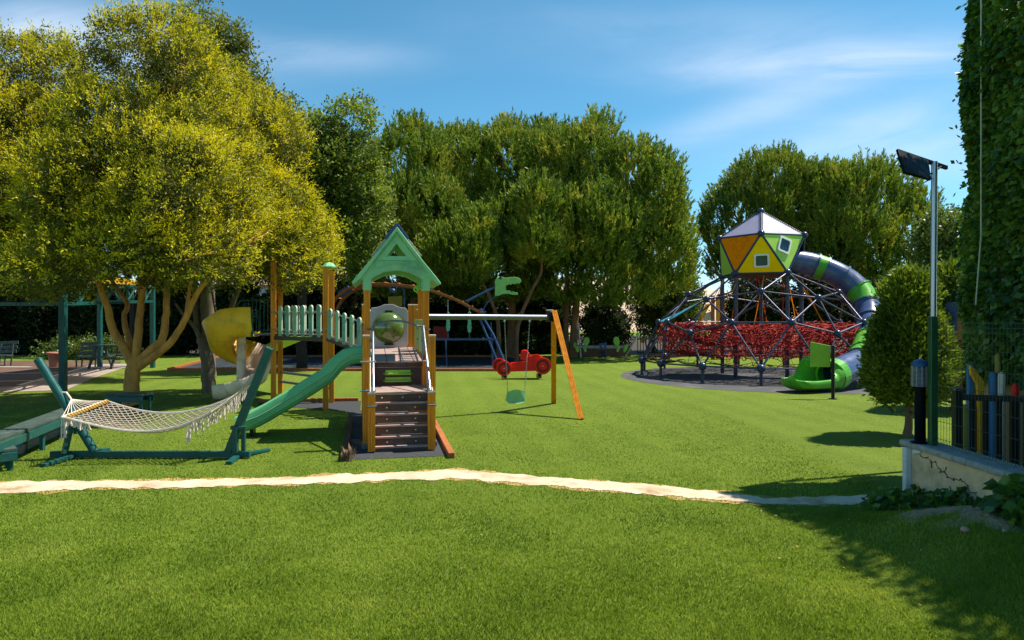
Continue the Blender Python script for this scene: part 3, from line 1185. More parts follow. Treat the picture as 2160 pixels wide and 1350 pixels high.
# rear left tower
A, B = G(577, 847), G(687, 864)
A2, B2 = A + Vector((-.42, 1.75, 0)), B + Vector((-.22, 1.35, 0))
for p, h, cp in ((A, 3.7, None), (B, 3.32, 'mint'), (A2, 3.8, None), (B2, 3.34, None)):
    o = wood_post(p, h, .125, None)
    mb = MB()
    for z in (2.30, 1.86):
        mb.lathe(p + Vector((0, 0, z)), [(.092, -.016), (.092, .016)], 10)
    mb.build('clamp', 'steel_dark', o)
    if cp:
        mb = MB()
        c = p + Vector((.07, .05, 3.325))
        mb.lathe(c, [(.15, 0), (.16, .03), (.10, .10), (.02, .13)], 7, smooth=False)
        mb.build('post_cap', 'mint', o)
ZD = 1.70
mb = MB()
mb.prism([(p.x, p.y, ZD) for p in (A, B, B2, A2)], (0, 0, .05))
mb.beam(A + Vector((0, 0, ZD - .06)), B + Vector((0, 0, ZD - .06)), .05, .10)
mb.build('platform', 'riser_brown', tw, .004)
mb = MB()
L0 = Vector((-6.60, 17.32, 0))
mb.prism([(A.x - .02, A.y - .02, ZD + .006), (L0.x, L0.y, ZD + .006), (L0.x - .1, L0.y + 1.0, ZD + .006), (A.x - .2, A.y + 1.1, ZD + .006)], (0, 0, .05))
mb.build('platform', 'steel_dark', tw, .004)


def paling(p, t, z0, z1, wd, tint):
    """upright board with rounded ends and a pale raised rim; t runs along the railing"""
    n_ = Vector((-t.y, t.x, 0))
    r = wd / 2
    def stad(r_, za, zb):
        up_ = [(r_ * math.cos(a), zb - r + r_ * math.sin(a)) for a in np.linspace(0, math.pi, 9)]
        dn = [(r_ * math.cos(a), za + r + r_ * math.sin(a)) for a in np.linspace(math.pi, 2 * math.pi, 9)]
        return [p + t * x + Vector((0, 0, z)) for x, z in up_ + dn]
    mb = MB()
    mb.prism([q - n_ * .010 for q in stad(r * .82, z0, z1)], n_ * .02)
    o = mb.build('paling', tint, tw)
    mb = MB()
    mb.frame([q - n_ * .02 for q in stad(r, z0, z1)], [q - n_ * .02 for q in stad(r * .86, z0, z1)], n_ * .04)
    mb.build('paling_rim', 'rim', o, .004)


ab = (B - A).normalized()
for k in range(6):
    p = A + (B - A) * (.145 + .148 * k)
    paling(p, ab, ZD - .02, ZD + .76, .155, 'mint' if k in (0, 2) else 'paling')
for k in range(7):
    p = A2 + (B2 - A2) * (.12 + .128 * k)
    paling(p, ab, ZD + .02, ZD + .80, .12, 'paling')
mb = MB()
for (p, q) in ((A, B), (A2, B2)):
    for z in (ZD + .14, ZD + .60):
        mb.tube([p + Vector((0, .03, z)), q + Vector((0, .03, z))], .018, 8)
mb.build('rail', 'steel', tw)
# bridge
E = T(-.20, 4.0, 0)
be = Vector((E.x - B.x, E.y - B.y, 0))
bt = be.normalized()
bn = Vector((-bt.y, bt.x, 0))
if bn.y < 0:
    bn = -bn
dz_ = -.27
for k in range(5):
    f = .13 + .19 * k
    p = B + be * f
    paling(p, bt, ZD - .02 + dz_ * f, ZD + .70 + dz_ * f, .155, ['paling', 'mint', 'paling', 'mint', 'paling'][k])
for k in range(5):
    f = .15 + .19 * k
    p = B + be * f + bn * 1.0
    paling(p, bt, ZD + dz_ * f, ZD + .70 + dz_ * f, .12, 'paling')
mb = MB()
for o_ in (0.03, .97):
    for zz in (.05, .60):
        mb.tube([B + bn * o_ + Vector((0, 0, ZD + zz)), B + be + bn * o_ + Vector((0, 0, ZD + zz + dz_))], .018, 8)
mb.build('rail', 'steel', tw)
mb = MB()
for k in range(12):
    f = (k + .5) / 12
    c = B + be * f + bn * .5 + Vector((0, 0, ZD - .02 + dz_ * f))
    mb.beam(c - bn * .47, c + bn * .47, be.length / 12 * .9, .035)
mb.beam(B + Vector((0, 0, ZD - .05)), B + be + Vector((0, 0, ZD - .05 + dz_)), .04, .06)
mb.build('bridge_deck', 'riser_brown', tw)
mb = MB()
for z in (.36, .62):
    mb.beam(A2 + Vector((0, 0, z)), B2 + Vector((0, 0, z)), .07, .06)
mb.build('brace', 'steel_dark', tw)
# railing of the slide platform
mb = MB()
d_ = 18.9
rp = lambda x, y: P(x, y, d_)
mb.tube([rp(577, 633), rp(512, 633), rp(505, 636), rp(501, 643), rp(501, 657), rp(505, 663), rp(512, 666), rp(543, 667), rp(547, 671), rp(547, 698)], .022, 8)
mb.tube([rp(547, 697), rp(577, 697)], .02, 8)
for x in (516, 524, 533):
    mb.tube([rp(x, 634), rp(x, 666)], .013, 6)
for x in (541, 549, 557, 565, 573):
    mb.tube([rp(x, 634), rp(x, 697)], .013, 6)
mb.build('railing', 'teal_dark', tw)

# spiral slide
SC = Vector((-7.15, 17.90, 0))
SPR = [(.88 * a, b) for a, b in [(-.46, .70), (-.43, .72), (-.40, .34), (-.33, .08), (-.18, .0), (.17, .0), (.26, .10), (.29, .10), (.21, -.03), (-.2, -.035), (-.36, .05), (-.42, .28)]]


SPL = [(.88 * a, b) for a, b in [(-.46, .36), (-.43, .38), (-.40, .22), (-.33, .08), (-.18, .0), (.17, .0), (.26, .10), (.29, .10), (.21, -.03), (-.2, -.035), (-.36, .03), (-.43, .18)]]


def helix(a0, a1, n):
    pts = []
    for a in np.linspace(a0, a1, n):
        f = max(0, (a + 88) / (-452 + 88))
        z = 1.70 - 1.57 * f ** .82
        rr = .38
        pts.append(SC + Vector((rr * math.cos(R(a)), rr * math.sin(R(a)), z)))
    return pts


h1 = [Vector((-6.55, 17.52, 1.71)), Vector((-6.75, 17.52, 1.705)), Vector((-6.95, 17.52, 1.702))] + helix(-90, -256, 40)
h2 = helix(-255, -452, 42) + [SC + Vector((-.12, -.39, .12)), SC + Vector((-.26, -.40, .10)), SC + Vector((-.40, -.41, .10))]
ch = MB().sweep(h1, SPR).build('spiral_chute', 'slide_yellow', tw)  # chute colour changes from yellow to beige partway round the turn
ch2 = MB().sweep(h2, [[(a, b + (d_ - b) * min(1, max(0, (i - 8) / 24))) for (a, b), (c_, d_) in zip(SPR, SPL)] for i in range(len(h2))]).build('spiral_chute', 'slide_beige', tw)
ch['label'] = 'yellow upper part of the spiral slide'
ch2['label'] = 'beige lower part of the spiral slide'
mb = MB()
mb.tube([SC + Vector((.05, 0, 0)), SC + Vector((.05, 0, 1.75))], .115, 16)
mb.build('slide_column', 'slide_beige', tw)
mb = MB()
p0, p1 = Vector((-6.56, 17.22, 1.68)), Vector((-6.56, 17.22, 2.38))
mb.beam(p0, p1, .06, .04)
mb.build('slide_flange', 'teal_dark', tw)
# green climbing ramp behind
ra, rb = P(612, 712, 18.9), P(500, 760, 20.6)
dv = Vector((.35, .75, 0))
mb = MB()
mb.prism([ra, rb, rb + dv, ra + dv], (0, 0, .10))
rmp = mb.build('climbing_ramp', 'lime', tw, .01)
for k in range(8):
    mb = MB()
    for j in range(2):
        mb.sphere(ra.lerp(rb, (k + .5) / 8) + dv * (.35 + .5 * j) + Vector((0, 0, .11)), .045, 8, 6, sc=(1, 1, .7))
    mb.build('hand_hold', 'panel_yellow', rmp)

# timber edging round the tower
for lab, a, b, mt in (('orange brown sunlit timber edging board beside the steps', T(1.14, -.70), T(1.20, 3.4), 'timber_edge'),
                      ('dark weathered timber edging board with the rotten stump', T(-.45, -.62), T(-.46, 3.5), 'timber_dark'),
                      ('brown timber edging board under the rear left tower posts', G(545, 850), G(756, 846), 'timber_edge')):
    o = MB().beam(a + Vector((0, 0, .045)), b + Vector((0, 0, .045)), .10, .09).build('edging_board', mt, None, .012)
    tag(o, lab, 'edging', 'timber edging boards')
mb = MB()
for k in range(22):
    a = rng.random() * 6.28
    l = .07 + .10 * rng.random()
    c = G(735, 972) + Vector((rng.normal() * .035, rng.normal() * .05, 0))
    tip = c + Vector((math.cos(a) * l * .6, math.sin(a) * l * .6, l * 1.6))
    s_ = Vector((-math.sin(a), math.cos(a), 0)) * .022
    mb.add([c - s_, c + s_, tip.lerp(c, .3) + s_ * 1.2, tip, tip.lerp(c, .3) - s_ * 1.2], [(0, 1, 2, 3, 4)])
tag(mb.build('rotten_stump', 'dry_wood'), 'small jagged brown rotten stump by the front of the dark edging', 'stump')

# ------------------------------------------------------------------ swing
SA, SB = T(.93, 3.3, 2.17), Vector((.92, 15.9, 2.16))
sf = thing('swing_stand', 'swing stand with two orange timber legs and a grey steel top beam', 'swing stand', (SB.x, SB.y, 0))
mb = MB().tube([SA + (SB - SA) * .015, SB], .062, 14)
mb.build('beam', 'steel_dark', sf)
l1, l2 = G(1168, 851), G(1226, 885)
for q in (l1, l2):
    mb = MB()
    top = SB + Vector((.05, 0, .13)) + (q - SB) * .03 * 0
    ax = (top - q)
    a_ = .058
    mb.post((0, 0, 0), 1, a_ * 2, 0)
    z = ax.normalized()
    x = Vector((0, 1, 0)).cross(z).normalized()
    y = z.cross(x)
    off = (q - SB).to_2d().normalized() * .05
    mb.v = [tuple(q + x * vx + y * vy + ax * vz + Vector((off.x, off.y, 0)) * vz) for vx, vy, vz in mb.v]
    mb.build('leg', 'post_wood', sf)
mb = MB()
mb.box(SB + Vector((-.03, -.01, .02)), (.16, .20, .24), Matrix.Rotation(.5, 3, 'Z'))
mb.build('bracket', 'black_metal', sf, .02)
mb = MB()
mb.box(SB + Vector((-.04, 0, .165)), (.17, .16, .03))
mb.build('top_cap', 'cream', sf, .008)
sw = thing('swing', 'mint bucket swing seat hanging on two chains from the grey beam', 'swing', SB.lerp(SA, .28).to_2d().to_3d())
bd = (SB - SA).normalized()
hang = []
for px_ in (1064, 1117):
    # where the beam passes this column
    best = min((abs(1080 + F * q.x / q.y - px_), i) for i, q in enumerate([SA.lerp(SB, t / 200) for t in range(201)]))[1]
    hang.append(SA.lerp(SB, best / 200))
sc_ = P(1089, 838, 15.5)
sd_ = (hang[1] - hang[0]).normalized()
sd_ = Vector((sd_.x, sd_.y, 0)).normalized()
for h_, s in zip(hang, (-1, 1)):
    mb = MB()
    mb.tube([h_ + Vector((0, 0, .02)), h_ + Vector((0, 0, -.10))], .03, 8)
    top = h_ + Vector((0, 0, -.07))
    bot = sc_ + Vector((.97, .24, 0)) * (s * .20) + Vector((0, .05, .10))
    n_ = 46
    for k in range(n_):
        p, q = top.lerp(bot, k / n_), top.lerp(bot, (k + 1) / n_)
        d2 = Vector((.008, 0, 0)) if k % 2 else Vector((0, .008, 0))
        mb.tube([p + d2, q + d2 * .5 , q - d2 , p - d2], .0055, 4, closed=True)
    mb.build('chain', 'steel', sw)
mb = MB()
sn = Vector((-sd_.y, sd_.x, 0))
if sn.y > 0:
    sn = -sn
fr = Vector((.97, .24, 0))
bk_ = Vector((-.24, .97, 0))
oc = [(-.215, -.10), (-.225, .02), (-.215, .10), (-.17, .135), (-.09, .16), (0, .17), (.09, .16), (.17, .135), (.215, .10), (.225, .02), (.215, -.10), (.17, -.135), (0, -.145), (-.17, -.135)]
bend = lambda x, z, o: sc_ + fr * x + bk_ * (o + .9 * x * x) + Vector((0, 0, z))
mb.p.append((0, 0))
no_ = len(oc)
mb.add([bend(x, z, -.03) for x, z in oc] + [bend(x * .97, z, .02) for x, z in oc] + [bend(x * .93, min(z, -.06), .17) for x, z in oc],
       [tuple(range(no_ - 1, -1, -1))] + [(r * no_ + k, r * no_ + (k + 1) % no_, (r + 1) * no_ + (k + 1) % no_, (r + 1) * no_ + k) for r in (0, 1) for k in range(no_)] + [tuple(range(2 * no_, 3 * no_))])
st_ = mb.build('seat', 'mint', sw, .01)

# ------------------------------------------------------------------ hammock and its stand
HD = 10.35
hs_ = thing('hammock_stand', 'dark teal steel hammock stand with two leaning arms on a long base beam', 'hammock stand', G(320, 968))
b0, b1 = G(108, 967), G(528, 967)
b0.z = b1.z = .065
mb = MB().beam(b0, b1, .085, .095)
mb.build('base_beam', 'teal', hs_, .008)
yb = b0.y
la, lb = P(200, 962, yb), P(80, 758, yb)
la.z = .10
MB().tube([la, lb], .062, 14).build('arm', 'teal', hs_)
ra_, rb_ = P(482, 962, yb), P(569, 734, yb)
ra_.z = .10
mb = MB().beam(ra_, rb_, .105, .115, up=(0, 1, 0))
mb.build('arm', 'teal_dark', hs_, .008)
mb = MB()
j = la.lerp(lb, .36)
f0 = P(136, 972, yb - .10)
mb.beam(j + Vector((-.02, -.02, 0)), Vector((f0.x, yb - .10, .09)), .075, .075)
mb.build('brace', 'teal_dark', hs_, .006)
mb = MB()
mb.beam(Vector((f0.x + .10, yb - .04, .05)), Vector((G(90, 986).x, G(90, 986).y, .03)), .09, .05)
mb.beam(Vector((f0.x + .05, yb + .05, .05)), Vector((f0.x + .25, yb + .6, .03)), .09, .05)
mb.build('foot', 'teal_dark', hs_, .006)
mb = MB()
pp = P(503, 960, yb - .03)
mb.beam(Vector((pp.x - .03, yb - .07, .10)), Vector((pp.x - .03, yb - .07, .47)), .075, .075)
mb.beam(Vector((pp.x + .065, yb - .0, .10)), Vector((pp.x + .065, yb - .0, .455)), .05, .06)
mb.build('brace', 'teal_dark', hs_, .006)
mb = MB()
ft = G(482, 981)
mb.beam(Vector((pp.x + .0, yb - .1, .045)), Vector((ft.x, ft.y, .03)), .09, .045)
mb.beam(Vector((pp.x + .0, yb + .05, .045)), Vector((pp.x + .25, yb + .55, .03)), .09, .045)
mb.build('foot', 'teal', hs_, .006)
mb = MB()
mb.beam(Vector((pp.x - .10, yb - .08, .48)), Vector((pp.x + .11, yb - .02, .47)), .09, .05)
mb.build('bracket', 'teal_dark', hs_, .006)

hm = thing('hammock', 'white knotted rope hammock with fringe slung in the teal stand', 'hammock', G(320, 930))
NL, FL = P(131, 880, yb - .50), P(222, 846, yb + .62)      # left spreader: near and far end
NR, FR_ = P(447, 868, yb - .42), P(519, 822, yb + .50)     # right edge


def ham(u, v):
    """u along the hammock, v from near (0) to far (1) edge"""
    p = (NL.lerp(NR, u)).lerp(FL.lerp(FR_, u), v)
    sag = 4 * u * (1 - u)
    sk = u ** 1.12
    s2 = 4 * sk * (1 - sk)
    edge_ = .27 + .12 * (4 * v * (1 - v))
    narrow = (v - .5) * -.20 * sag
    p = p + Vector((0, (FL.y - NL.y) * narrow, -s2 * edge_))
    return p


ND = 10
mb = MB()
for k in range(-ND, ND):
    for sgn in (1, -1):
        pts = []
        for i in range(61):
            u = i / 60
            v = (k / ND) + u * 1.9 * sgn if sgn > 0 else (k / ND + 2) - u * 1.9
            # fold the line inside the cloth: it turns back at the edges
            v = v % 2
            v = 2 - v if v > 1 else v
            uu = .04 + .93 * (u if True else u)
            pts.append(ham(uu, v))
        mb.tube(pts, .0078, 4, cap=False)
mb.build('net', 'rope_white', hm)
mb = MB()
for v in (0, 1):
    mb.tube([ham(u, v) for u in np.linspace(0, 1, 40)], .014, 6)
    mb.tube([ham(u, v) + Vector((0, 0, .012)) for u in np.linspace(0, 1, 40)], .009, 6)
mb.build('edge_cord', 'rope_white', hm)
kl, kr = P(150, 842, yb - .02), P(533, 803, yb)
mb = MB()
for v in np.linspace(0, 1, 11):
    p = ham(0, v)
    mb.tube([p, p.lerp(kl, .5) + Vector((0, 0, -.015)), kl], .006, 5)
for v in np.linspace(0, 1, 11):
    p = ham(1, v)
    mb.tube([p, p.lerp(kr, .5) + Vector((0, 0, -.01)), kr], .006, 5)
mb.tube([kl, P(140, 828, yb), la.lerp(lb, .64)], .016, 6)
mb.tube([kr, ra_.lerp(rb_, .70)], .014, 6)
mb.build('hanging_cords', 'rope_white', hm)
mb = MB()
for v0_ in np.linspace(.04, .96, 16):
    p = ham(0.015, v0_)
    mb.tube([p + Vector((.0, -.02, -.02)), p + Vector((.02, 0, .035)), p + Vector((.05, .02, .0))], .017, 6)
mb.build('knots', 'rope_ochre', hm)
mb = MB()
mb.tube([ham(0.0, -.02) , ham(0, 1.02)], .019, 8)
mb.build('spreader_bar', 'rope_white', hm)
mb = MB()


def tassel(p, l, r=.013):
    for k in range(3):
        a = rng.random() * 6.28
        q = p + Vector((math.cos(a) * r, math.sin(a) * r, 0))
        e = q + Vector((rng.normal() * .015, rng.normal() * .01, -l * (.8 + .3 * rng.random())))
        mb.tube([q, q.lerp(e, .5) + Vector((rng.normal() * .008, 0, 0)), e], [.006, .008, .012], 5)


for t in np.linspace(0, 1, 26):
    tassel(ham(1 - .20 * (1 - t) * .9, t * .98), .12 + .10 * rng.random() + (.10 if t < .08 else 0))
for t in np.linspace(.0, .20, 6):
    tassel(ham(.005, t), .12 + .16 * (t < .06) + .05 * rng.random())
for t in np.linspace(.05, .16, 6):
    tassel(ham(t, .0), .07 + .05 * rng.random())
mb.build('fringe', 'rope_white', hm)['kind'] = 'stuff'
# ------------------------------------------------------------------ climbing dome
dm = thing('climbing_dome', 'geodesic climbing dome of grey bars with red rope nets and a coloured house on top', 'climbing dome', DC)


DFW = Vector((-DC.x, -DC.y, 0)).normalized()      # from the dome towards the viewer
DRT = Vector((-DFW.y, DFW.x, 0))


def D(r, a, z):
    return DC + DRT * (r * math.sin(R(a))) + DFW * (r * math.cos(R(a))) + Vector((0, 0, z))


r0 = [D(1.56, 72 * k, 5.20) for k in range(5)]
r1 = [D(1.52, 36 + 72 * k, 3.80) for k in range(5)]
apex = D(0, 0, 6.22)
r2a = [D(2.72, 72 * k, 3.08) for k in range(5)]
r2b = [D(3.08, 36 + 72 * k, 2.84) for k in range(5)]
r3 = []
for k in range(15):
    a = 12 + 24 * k
    pent = k % 3 == 1
    aa = a + (0 if pent else (2.0 if k % 3 == 0 else -2.0))
    r3.append(D(3.95 if pent else 3.82, aa, 1.66 if pent else 2.02))
r4 = [D(4.50, 24 * k, .56) for k in range(15)]


def ball(p, r):
    r *= .84
    mb = MB().sphere(p, r, 14, 9)
    mb.lathe(p + Vector((0, 0, -r * .12)), [(r * 1.02, 0), (r * 1.05, r * .12), (r * 1.02, r * .24)], 14)
    return mb.build('ball_joint', 'dome_navy', dm)


def strut(p, q, r=.036, name='strut', m='dome_strut'):
    return MB().tube([p, q], r * .88, 10).build(name, m, dm)


for p in r0 + [apex]:
    ball(p, .155)
for p in r1:
    ball(p, .165)
for p in r2a + r2b + r3:
    ball(p, .15)
for p in r4:
    ball(p, .165)
for k in range(5):
    strut(r1[k], r2b[k])
    strut(r1[k], r2a[k])
    strut(r1[k], r2a[(k + 1) % 5])
    strut(r2a[k], r2b[k])
    strut(r2b[k], r2a[(k + 1) % 5])
    i = 3 * k      # r3 index of the joint just right of direction 72k
    strut(r2a[k], r3[i])
    strut(r2a[k], r3[(i - 1) % 15])
    strut(r2b[k], r3[i])
    strut(r2b[k], r3[i + 1])
    strut(r2b[k], r3[i + 2])
for k in range(15):
    strut(r3[k], r3[(k + 1) % 15])
    strut(r3[k], r4[k])
    strut(r3[k], r4[(k + 1) % 15])
    strut(r4[k], r4[(k + 1) % 15], .034, 'base_rail')
    p = r4[k]
    mb = MB().tube([(p.x, p.y, 0), (p.x, p.y, p.z - .1)], .052, 10)
    mb.lathe((p.x, p.y, 0.007), [(.11, 0), (.11, .012)], 12)
    mb.build('leg', 'dome_navy', dm)
for k in range(5):
    p = D(1.50, 36 + 72 * k, 0)
    MB().tube([p, p + Vector((0, 0, 3.7))], .075, 12).build('column', 'dome_navy', dm)

# house: frame bars
mb = MB()
for k in range(5):
    for p, q in ((r0[k], r0[(k + 1) % 5]), (r0[k], apex), (r1[k], r1[(k + 1) % 5]), (r0[k], r1[k]), (r0[(k + 1) % 5], r1[k])):
        mb.tube([p, q], .042, 8)
mb.build('house_frame', 'dome_navy', dm)


def panel(name, tri, m, inset=.05, th=.03, label=None):
    c = (tri[0] + tri[1] + tri[2]) / 3
    n = (tri[1] - tri[0]).cross(tri[2] - tri[0]).normalized()
    if n.dot(c - (DC + Vector((0, 0, 4.5)))) < 0:
        n = -n
    q = [p.lerp(c, inset) - n * th / 2 for p in tri]
    o = MB().prism(q, n * th).build(name, m, dm)
    if label:
        o['label'] = label
    return o, n, c


for k in range(5):
    panel('roof_panel', [apex, r0[k], r0[(k + 1) % 5]], 'panel_lavender', .03)
# roof bolts rows
mb = MB()
for k in range(5):
    for t in np.linspace(.06, .94, 22):
        for s in (-1, 1):
            p = apex.lerp(r0[k], t) + Vector((0, 0, .045)) + (r0[(k + 1) % 5] - r0[k - 1]).normalized() * (.05 * s)
            mb.sphere(p, .016, 6, 4)
mb.build('roof_bolts', 'black_metal', dm)
org, no, co_ = panel('wall_panel', [r0[0], r0[4], r1[4]], 'panel_orange', .04, .03, 'orange wall panel with swirling relief')
yel, ny, cy = panel('wall_panel', [r0[0], r1[4], r1[0]], 'panel_yellow', .04, .03, 'yellow wall panel with a square white window')
lim, nl_, cl = panel('wall_panel', [r0[0], r0[1], r1[0]], 'panel_lime', .04, .03, 'pale green wall panel with a tilted white window')
panel('wall_panel', [r0[4], r1[3], r1[4]], 'panel_lime', .04, .03, 'narrow lime wall panel seen from the side')
panel('wall_panel', [r0[4], r0[3], r1[3]], 'panel_yellow', .04)
panel('wall_panel', [r0[3], r1[2], r1[3]], 'panel_orange', .04)
panel('wall_panel', [r0[3], r0[2], r1[2]], 'panel_lime', .04)
panel('wall_panel', [r0[2], r1[1], r1[2]], 'panel_yellow', .04)
panel('wall_panel', [r0[1], r0[2], r1[1]], 'panel_teal', .04)
mb = MB()
xa = (r0[0] - r0[4]).normalized()
ya = no.cross(xa)
if ya.z < 0:
    ya = -ya
for (cx, cyy, rr, t0, t1) in ((.25, .28, .16, 0, 5.2), (-.05, .33, .11, 1, 6), (.42, .30, .10, 2, 7), (.10, .02, .15, 3, 8), (.05, -.32, .10, 0, 5), (-.18, .08, .10, 1.5, 6.5), (.25, .05, .07, 0, 5), (-.35, .40, .09, 2, 6)):
    pts = [co_ + no * .02 + xa * (cx + rr * math.cos(t) * (1 - (t - t0) * .09)) + ya * (cyy + rr * math.sin(t) * (1 - (t - t0) * .09)) for t in np.linspace(t0, t1, 22)]
    mb.tube(pts, .011, 5)
mb.build('swirl_relief', 'orange_relief', org)


def window(par, c, n, w_, h_, rot, bars, glass):
    up = Vector((0, 0, 1))
    x = up.cross(n).normalized()
    y = n.cross(x)
    x2, y2 = x * math.cos(rot) + y * math.sin(rot), y * math.cos(rot) - x * math.sin(rot)
    def rr(a, b, r, z):
        pts = []
        for q, (sx, sy) in enumerate(((1, 1), (-1, 1), (-1, -1), (1, -1))):
            for t in np.linspace(0, math.pi / 2, 5):
                t2 = t + q * math.pi / 2
                pts.append(c + x2 * (sx * (a - r) + r * math.cos(t2)) + y2 * (sy * (b - r) + r * math.sin(t2)) + n * z)
        return pts
    mb = MB().frame(rr(w_, h_, .07, .012), rr(w_ * .74, h_ * .74, .05, .012), n * .05)
    f = mb.build('window', 'white_frame', par, .012)
    mb = MB().prism(rr(w_ * .76, h_ * .76, .05, .017), n * .006)
    mb.build('pane', glass, f)
    mb = MB()
    for t in np.linspace(-.62, .62, bars):
        mb.tube([c + x2 * (w_ * t) + y2 * (h_ * .74) + n * .03, c + x2 * (w_ * t) - y2 * (h_ * .74) + n * .03], .012, 6)
    mb.build('bars', 'dome_strut', f)


window(yel, cy + Vector((.02, 0, -.02)), ny, .265, .245, .03, 7, 'glass_teal')
window(lim, cl + Vector((-.02, 0, .05)), nl_, .245, .295, -.38, 6, 'glass_teal')
mb = MB()
fl = [p.lerp(D(0, 0, 3.8), .04) + Vector((0, 0, -.06)) for p in r1]
mb.prism(fl, (0, 0, .05))
mb.build('house_floor', 'timber_dark', dm)
panel('side_panel', [r2b[4].lerp(r2a[4], .0), r3[11], r3[12]], 'panel_teal', .06, .03, 'teal triangular side panel')

# rope nets
def net(name, m, rings, rope, jit, diag, seed):
    """rings: list of (radius, height) from outside in; ropes round, ropes inward and diagonals"""
    rg = np.random.default_rng(seed)
    mb = MB()
    N = 90
    pts = []
    for i, (r, z) in enumerate(rings):
        row = []
        for k in range(N):
            a = 360 * k / N
            wv = .05 * math.sin(3 * R(a) * 5 + i)
            row.append(D(r + rg.normal() * jit, a + rg.normal() * 1.0, z + wv + rg.normal() * jit))
        pts.append(row)
    for i, row in enumerate(pts):
        mb.tube(row, rope, 4, closed=True)
    for k in range(0, N):
        mb.tube([row[k] for row in pts], rope, 4, cap=False)
        if k % diag == 0:
            mb.tube([row[(k + i) % N] for i, row in enumerate(pts)], rope, 4, cap=False)
            mb.tube([row[(k - i) % N] for i, row in enumerate(pts)], rope, 4, cap=False)
    return mb.build(name, m, dm)


net('rope_net', 'rope_red', [(3.70, 1.92), (3.5, 1.80), (3.25, 1.68), (3.0, 1.55), (2.75, 1.42), (2.5, 1.32), (2.25, 1.24), (2.0, 1.18), (1.75, 1.16)], .0130, .035, 3, 1)
net('rope_net', 'rope_red', [(3.85, 1.72), (3.8, 1.50), (3.72, 1.28), (3.6, 1.08), (3.4, .95), (3.15, .88), (2.9, .82), (2.6, .78)], .0125, .05, 3, 2)
net('rope_net', 'rope_red', [(3.2, 1.95), (2.9, 1.85), (2.6, 1.80), (2.3, 1.78), (2.0, 1.80), (1.7, 1.86)], .0130, .04, 3, 3)
net('rope_net', 'rope_dark', [(4.30, .62), (4.05, .60), (3.75, .58), (3.4, .60)], .010, .02, 6, 4)
mb = MB()
rg = np.random.default_rng(5)
for k in range(170):
    a = rg.random() * 360
    r_ = 2.2 + 1.5 * rg.random()
    p = D(r_, a, 1.2 + .7 * rg.random())
    q = D(r_ + rg.normal() * .35, a + rg.normal() * 9, .75 + .9 * rg.random())
    mb.tube([p, p.lerp(q, .5) + Vector((rg.normal() * .06, rg.normal() * .06, -.06)), q], .0165, 4)
for k in range(60):
    a = rg.random() * 360
    r_ = 3.1 + .7 * rg.random()
    mb.tube([D(r_, a, .85), D(r_ + .15, a + rg.normal() * 3, .58)], .009, 4)
mb.build('loose_rope', 'rope_red', dm)['kind'] = 'stuff'
mb = MB()
for a in (-10, 10, 100, 120, 220, 250):
    mb.tube([D(.9, a, .5), D(.9, a, 3.7)], .014, 6)
for z in np.arange(.8, 3.6, .34):
    mb.tube([D(.9, -10, z), D(.9, 10, z)], .022, 6)
    mb.tube([D(.9, 100, z), D(.9, 120, z)], .022, 6)
mb.build('rope_ladder', 'rope_red', dm)
mb = MB()
for k in range(10):
    a = 30 + 36 * k
    mb.tube([D(2.3, a, 1.9), D(1.4, a + 10, 3.7)], .013, 5)
mb.build('hanging_ropes', 'panel_orange', dm)

# tube slide
tube_pts = [(1662, 551, 25.35), (1700, 556, 25.3), (1732, 565, 25.2), (1765, 579, 25.0), (1795, 598, 24.8), (1822, 628, 24.4), (1834, 668, 23.8), (1836, 704, 23.0),
            (1826, 742, 22.0), (1812, 766, 21.3), (1790, 776, 20.8), (1756, 792, 20.25)]
TP = [P(*q) for q in tube_pts]


def crv(pts, n):
    """smooth curve through points (Catmull-Rom)"""
    out = []
    k = len(pts)
    for i in range(k - 1):
        a, b, c, d = pts[max(i - 1, 0)], pts[i], pts[i + 1], pts[min(i + 2, k - 1)]
        for t in np.linspace(0, 1, n, endpoint=False):
            out.append(.5 * ((2 * b) + (c - a) * t + (2 * a - 5 * b + 4 * c - d) * t * t + (3 * b - a - 3 * c + d) * t ** 3))
    out.append(pts[-1])
    return out


TC = crv(TP, 8)
RT = .44
secs = [(0, 13, 0), (13, 18, 1), (18, 27, 0), (27, 36, 0), (36, 43, 1), (43, 50, 0), (50, 59, 0), (59, 66, 1), (66, 71, 1), (71, len(TC) - 1, 0)]
sl_ = thing('tube_slide', 'slate blue and green tube slide curling down from the dome house to the lawn', 'tube slide', (TP[-1].x, TP[-1].y, 0))
for a, b, g in secs:
    mb = MB()
    seg = TC[a:b + 1]
    mb.tube(seg, RT + (.012 if g else 0), 26, cap=False)
    mb.tube(seg, RT - .02, 26, cap=False)
    o = mb.build('tube_section', 'tube_green' if g else 'tube_blue', sl_)
    mb = MB()
    for idx, sg in ((a, 1), (b, -1)):
        t = (TC[min(idx + 1, len(TC) - 1)] - TC[max(idx - 1, 0)]).normalized()
        mb.tube([TC[idx], TC[idx] + t * (.035 * sg)], RT + .045, 26)
        mb.v = [v for v in mb.v]
    # open flange rings
    mb2 = MB()
    for idx, sg in ((a, 1), (b, -1)):
        if (idx == 0) or idx == len(TC) - 1:
            continue
        t = (TC[min(idx + 1, len(TC) - 1)] - TC[max(idx - 1, 0)]).normalized()
        x = t.cross(Vector((0, 0, 1))).normalized()
        y = x.cross(t)
        ring = lambda r_, c_: [c_ + x * (r_ * math.cos(q)) + y * (r_ * math.sin(q)) for q in np.linspace(0, 2 * math.pi, 28, endpoint=False)]
        mb2.frame(ring(RT + .05, TC[idx] + t * (.004 * sg)), ring(RT - .03, TC[idx] + t * (.004 * sg)), t * (.03 * sg))
    if mb2.v:
        mb2.build('flange', 'tube_green' if g else 'tube_blue', o)
